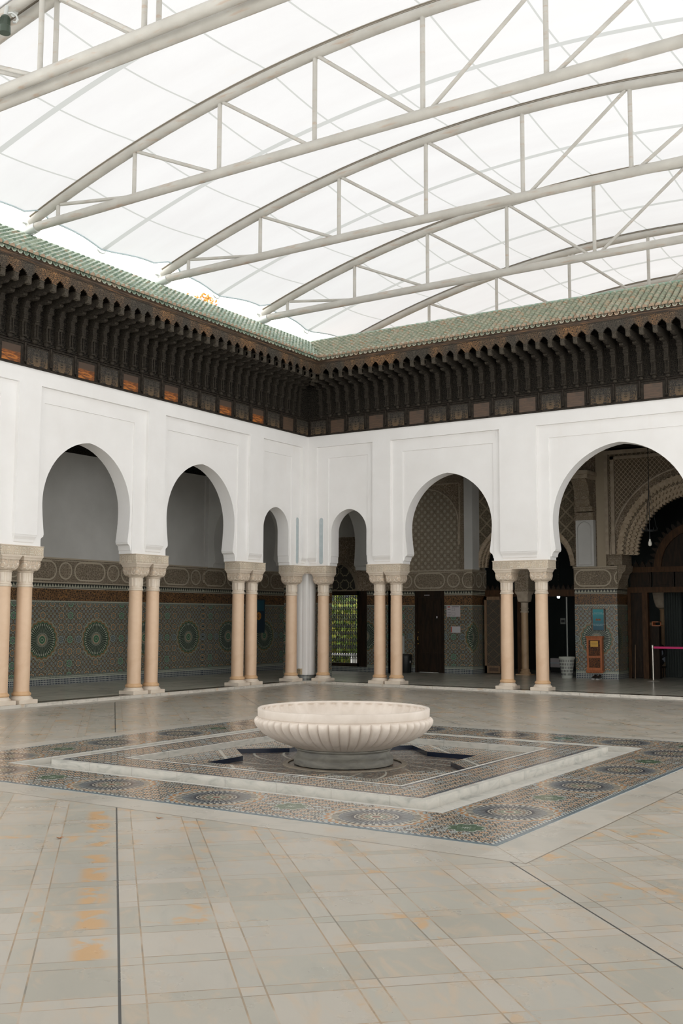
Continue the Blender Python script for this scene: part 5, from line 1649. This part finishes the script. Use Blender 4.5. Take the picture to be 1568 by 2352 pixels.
MB().box(-.075, .075, -.002, .002, 0, .17).build('sheet', 'grey_plastic', t); MB().box(-.05, .05, -.004, -.002, .05, .12).build('print', 'ink_dark', t); MB().box(-.004, .004, .002, .006, -1.40, .1).build('stand', 'iron_black', t)
# stand inside the portal
t = empty('wooden_stand', (6.62, 6.25, KZ), label='tall dark stand with a small wooden tray, inside the portal doorway', cat='stand')
m = MB().box(-.13, .12, -.10, .10, 0, 1.34).box(-.13, -.02, -.11, -.10, .3, .31).box(-.13, -.02, -.11, -.10, .7, .71).box(-.13, -.02, -.11, -.10, 1.05, 1.06); m.build('body', 'door_wood', t)
m = MB().box(-.05, .16, -.12, .12, 1.34, 1.365).box(-.05, .12, -.12, .12, 1.44, 1.46).box(-.05, -.03, -.12, .12, 1.36, 1.44).box(.10, .12, .09, .12, 1.36, 1.44); m.build('tray', 'cabinet_wood', t)
MB().bbox(-.14, -.04, -.10, .0, 1.345, 1.45, .03).build('knob', 'frame_wood', t)
# sign on the left gallery back wall
t = empty('direction_sign', (BX + .02, 2.885, 1.14), label='tall navy blue sign with an orange arrow disc, seen left of the corner', cat='sign')
MB().box(0, .02, -.285, .285, 0, .95).build('board', 'sign_navy', t)
m = MB().add([(.022, .115 * cos(2 * pi * i / 40), .475 + .115 * sin(2 * pi * i / 40)) for i in range(40)] + [(.018, .115 * cos(2 * pi * i / 40), .475 + .115 * sin(2 * pi * i / 40)) for i in range(40)], [tuple(range(40))] + [(i, 40 + i, 40 + (i + 1) % 40, (i + 1) % 40) for i in range(40)])
m.build('orange_disc', 'orange_disc', t)
m = MB().tube([(.026, -.06, .475), (.026, .075, .475)], .008, 6).tube([(.026, .0, .535), (.026, -.06, .475), (.026, .0, .415)], .008, 6); m.build('arrow', 'ink_dark', t)
MB().box(.02, .022, -.24, .24, .62, .92).build('blue_field', 'poster_teal', t)

# seated person just inside the portal
def person():
    t = empty('person', (6.50, 6.86, KZ), label='person seated in dark clothes with pale shirt, inside the portal behind the steel post', cat='person')
    bm_v = [(0, 0, .42), (0, .02, .55), (0, .03, .70), (0, .02, .80), (0, .0, .87),            # pelvis..neck 0-4
            (-.15, .02, .77), (-.19, -.03, .60), (-.12, -.20, .50),                             # arm
            (.15, .02, .77), (.19, -.03, .60), (.12, -.20, .50),
            (-.08, -.02, .40), (-.10, -.36, .42), (-.10, -.40, .10),                            # legs
            (.08, -.02, .40), (.10, -.36, .42), (.10, -.40, .10), (-.10, -.50, .04), (.10, -.50, .04)]
    ed = [(0, 1), (1, 2), (2, 3), (3, 4), (3, 5), (5, 6), (6, 7), (3, 8), (8, 9), (9, 10), (0, 11), (11, 12), (12, 13), (0, 14), (14, 15), (15, 16), (13, 17), (16, 18)]
    rd = [.13, .125, .13, .09, .045, .06, .045, .03, .06, .045, .03, .09, .065, .045, .09, .065, .045, .04, .04]
    def skin_obj(name, V_, E_, Rr, matn):
        me = bpy.data.meshes.new(name); me.from_pydata(V_, E_, []); o = bpy.data.objects.new(name, me); COL.objects.link(o)
        md = o.modifiers.new('s', 'SKIN'); 
        if not me.skin_vertices: pass
        for i, v in enumerate(me.skin_vertices[0].data): v.radius = (Rr[i], Rr[i]); v.use_root = (i == 0)
        ss = o.modifiers.new('d', 'SUBSURF'); ss.levels = 2; ss.render_levels = 2
        me.materials.append(M[matn]); o.parent = t
        dg = bpy.context.evaluated_depsgraph_get(); dg.update()
        m2 = bpy.data.meshes.new_from_object(o.evaluated_get(dg)); m2.name = name; o.modifiers.clear(); o.data = m2
        m2.shade_smooth(); m2.materials.clear(); m2.materials.append(M[matn])
        return o
    body = skin_obj('body', bm_v, ed, rd, 'cloth_dark')
    # head with face
    m = MB(); vs = []; nu, nv = 20, 14
    for j in range(nv + 1):
        ph = pi * j / nv - pi / 2
        for i in range(nu):
            th = 2 * pi * i / nu
            x = .072 * cos(ph) * cos(th); y = .088 * cos(ph) * sin(th); z = .112 * sin(ph)
            if z < 0: x *= 1 + z * 2.2; y = y * (1 + z * 1.4)
            if y < -.06 and abs(x) < .02: y -= .018 * max(0, 1 - abs(z + .012) / .03)      # nose
            if y < -.05 and abs(z - .012) < .014 and .015 < abs(x) < .045: y += .008        # eye sockets
            vs.append((x, y, z + .97))
    m.add(vs, [(j * nu + i, j * nu + (i + 1) % nu, (j + 1) * nu + (i + 1) % nu, (j + 1) * nu + i) for j in range(nv) for i in range(nu)])
    m.build('head', 'skin', t, 60)
    m = MB(); vs = []
    for j in range(8):
        ph = pi / 2 * j / 7
        for i in range(nu):
            th = 2 * pi * i / nu; k = .010 if sin(th) > -.3 else .004
            lo = -.03 if sin(th) > -.2 else .055
            vs.append(((.078) * cos(ph) * cos(th), (.096) * cos(ph) * sin(th), .97 + max(.118 * sin(ph), lo)))
    m.add(vs, [(j * nu + i, j * nu + (i + 1) % nu, (j + 1) * nu + (i + 1) % nu, (j + 1) * nu + i) for j in range(7) for i in range(nu)])
    m.build('hair', 'cloth_dark', t, 60)
    m = MB(); vs = []
    for z, a, b in ((.40, .16, .15), (.50, .165, .155), (.60, .15, .14), (.70, .14, .13)):
        for i in range(24): th = 2 * pi * i / 24; vs.append((a * cos(th), b * sin(th) + .02, z))
    m.add(vs, [(j * 24 + i, j * 24 + (i + 1) % 24, (j + 1) * 24 + (i + 1) % 24, (j + 1) * 24 + i) for j in range(3) for i in range(24)])
    m.build('shirt', 'cloth_pale', t, 60)
    for s in (-1, 1):
        V_ = [(s * .12, -.20, .50), (s * .10, -.25, .485)]; E_ = [(0, 1)]; Rr = [.028, .030]
        for k in range(4):
            b = len(V_); x0 = s * (.085 + .013 * k); ll = (.9, 1.05, 1.0, .8)[k]
            V_ += [(x0, -.275, .482), (x0, -.275 - .028 * ll, .474), (x0, -.275 - .045 * ll, .455)]; E_ += [(1, b), (b, b + 1), (b + 1, b + 2)]; Rr += [.009, .0085, .0075]
        b = len(V_); V_ += [(s * .065, -.245, .478), (s * .055, -.27, .462)]; E_ += [(1, b), (b, b + 1)]; Rr += [.011, .009]
        skin_obj('hand', V_, E_, Rr, 'skin')
    for s in (-1, 1):
        m = MB().bbox(s * .10 - .042, s * .10 + .042, -.60, -.36, 0, .075, .02); m.build('shoe', 'leather_black', t)
person()
t = empty('stool', (6.50, 6.90, KZ), label='low dark stool under the seated person inside the portal', cat='stool')
MB().bbox(-.17, .17, -.15, .15, .25, .285, .01).build('seat', 'door_wood', t)
for sx_ in (-1, 1):
    for sy_ in (-1, 1): MB().box(sx_ * .14 - .015, sx_ * .14 + .015, sy_ * .12 - .015, sy_ * .12 + .015, 0, .25).build('leg', 'door_wood', t)

# ---------------------------------------------------------------- outside: garden and autumn tree
m = MB().box(-14, .8, 4.75, 26, -.12, .02); struct(m.build('floor_garden', 'ground_garden'))
def foliage(mb, c, r, n, s, rnd):
    for _ in range(n):
        u = rnd.uniform(-1, 1); th = rnd.uniform(0, 2 * pi); q = r[0], r[1], r[2]
        k = rnd.uniform(.55, 1) ; w = sqrt(1 - u * u)
        p = Vector((c[0] + q[0] * k * w * cos(th), c[1] + q[1] * k * w * sin(th), c[2] + q[2] * k * u))
        a = Vector((rnd.uniform(-1, 1), rnd.uniform(-1, 1), rnd.uniform(-1, 1))).normalized(); b = a.cross(Vector((rnd.uniform(-1, 1), rnd.uniform(-1, 1), .3))).normalized()
        l = s * rnd.uniform(.7, 1.3)
        mb.add([tuple(p - a * l), tuple(p + b * l * .45), tuple(p + a * l), tuple(p - b * l * .45)], [(0, 1, 2, 3)])
rnd = random.Random(3)
m = MB().box(-10, .8, 15.8, 16.0, 0, 5.2); struct(m.build('wall_sky_screen', 'garden_sky_screen'))  # added dark wall, placed to block the sky behind the grille
for k, (x, y, z, r, h, lab) in enumerate([(-4.3, 7.9, .95, .9, 1.0, 'green shrub outside the iron grille, at left'), (-5.2, 9.7, 1.1, 1.1, 1.2, 'yellow-green shrub outside the iron grille, at right'), (-6.6, 12.0, 1.9, 1.9, 1.9, 'taller leafy tree behind the shrubs outside the grille')]):
    t = empty('garden_shrub', (x, y, .02), label=lab, cat='shrub')
    m = MB(); foliage(m, (0, 0, z), (r, r, h), 1500, .11, rnd); m.build('foliage', 'leaf_green', t)
    m = MB()
    for q in range(5): m.tube([(rnd.uniform(-.1, .1), rnd.uniform(-.1, .1), 0), (rnd.uniform(-.4, .4), rnd.uniform(-.4, .4), z)], .02, 5)
    m.build('stem', 'bark', t)
t = empty('garden_bench', (-3.3, 6.6, .02), label='white garden bench glimpsed through the lower part of the grille', cat='bench')
m = MB().box(-.6, .6, -.2, .2, .40, .45); m.build('seat', 'bench_white', t)
for s in (-1, 1): MB().box(s * .5 - .04, s * .5 + .04, -.18, .18, 0, .40).build('leg', 'bench_white', t)
t = empty('autumn_tree', (-12.0, 9.6, .02), label='orange leaved treetop showing above the green left roof against the white sky', cat='tree')
m = MB()
for (dx, dy, dz, r) in ((0, -.8, 13.3, .55), (.3, .1, 13.5, .5), (-.2, .6, 13.2, .5), (.2, 1.2, 12.9, .5), (0, -1.6, 12.8, .6), (.1, -3.3, 13.2, .5), (.1, 0, 12.2, 1.4), (0, -2.8, 12.2, 1.2), (.3, -4.1, 13.1, .35)):
    foliage(m, (dx, dy, dz + .2), (r, r, r * .8), int(330 * r), .085, rnd)
m.build('foliage', 'leaf_autumn', t)
m = MB().tube([(0, 0, 0), (0, 0, 6), (0, -.3, 10)], [.3, .2, .1], 10)
for (dx, dy, dz) in ((0, -.8, 13.3), (.3, .1, 13.5), (.2, 1.2, 12.9), (0, -1.6, 12.8), (.1, -3.3, 13.0)): m.tube([(0, -.2, 9.5), (dx * .5, dy * .5, 11.5), (dx, dy, dz)], [.08, .05, .015], 6)
m.build('trunk', 'bark', t, 60)

# bare near-side gallery roofs and upper walls, added to shade the near floor (behind and beside the camera)
m = MB().box(-.3, 22, Y1 - 4, -21.3, 6.0, 6.3).box(17.0, 22, -21.3, 0.0, 6.0, 6.3); struct(m.build('ceiling_near_blocker', 'ceiling_wood'))
m = MB().box(-.3, 17.2, -21.5, -21.3, 6.3, 8.2).box(17.0, 17.2, -21.3, 0.0, 6.3, 8.2); struct(m.build('wall_near_blocker', 'white_plaster'))
# ---------------------------------------------------------------- light and camera
w = bpy.data.worlds.new('World'); sc.world = w; w.use_nodes = True
nt = w.node_tree; bg = nt.nodes['Background']
bg.inputs[0].default_value = (1.0, .985, .96, 1); bg.inputs[1].default_value = WORLD
cam = bpy.data.cameras.new('camera'); co = bpy.data.objects.new('camera', cam); COL.objects.link(co)
f, yaw, pitch, roll, cxp, cyp = 2453.47, -0.5765628, 0.0978895, 0.0039761, 14.95181, -21.46657
fwd = Vector((sin(yaw) * cos(pitch), cos(yaw) * cos(pitch), sin(pitch))); rt = Vector((cos(yaw), -sin(yaw), 0)); up = rt.cross(fwd)
r2 = rt * cos(roll) + up * sin(roll); u2 = -rt * sin(roll) + up * cos(roll)
co.matrix_world = Matrix(((r2.x, u2.x, -fwd.x, cxp), (r2.y, u2.y, -fwd.y, cyp), (r2.z, u2.z, -fwd.z, 1.6), (0, 0, 0, 1)))
cam.sensor_fit = 'VERTICAL'; cam.sensor_height = 36; cam.lens = f / 2352 * 36; cam.clip_end = 300; cam.clip_start = .05
sc.camera = co
vs_ = sc.view_settings; vs_.view_transform = 'Standard'; vs_.look = 'None'; vs_.gamma = 1; vs_.exposure = EXPOSURE; vs_.use_curve_mapping = False
sc.cycles.use_denoising = True
try: sc.cycles.denoiser = 'OPENIMAGEDENOISE'; sc.cycles.denoising_input_passes = 'RGB_ALBEDO_NORMAL'; sc.cycles.denoising_prefilter = 'ACCURATE'
except Exception: pass
sc.cycles.max_bounces = 10; sc.cycles.diffuse_bounces = 6; sc.cycles.glossy_bounces = 4; sc.cycles.transmission_bounces = 8
sc.cycles.use_adaptive_sampling = True; sc.cycles.adaptive_threshold = .015
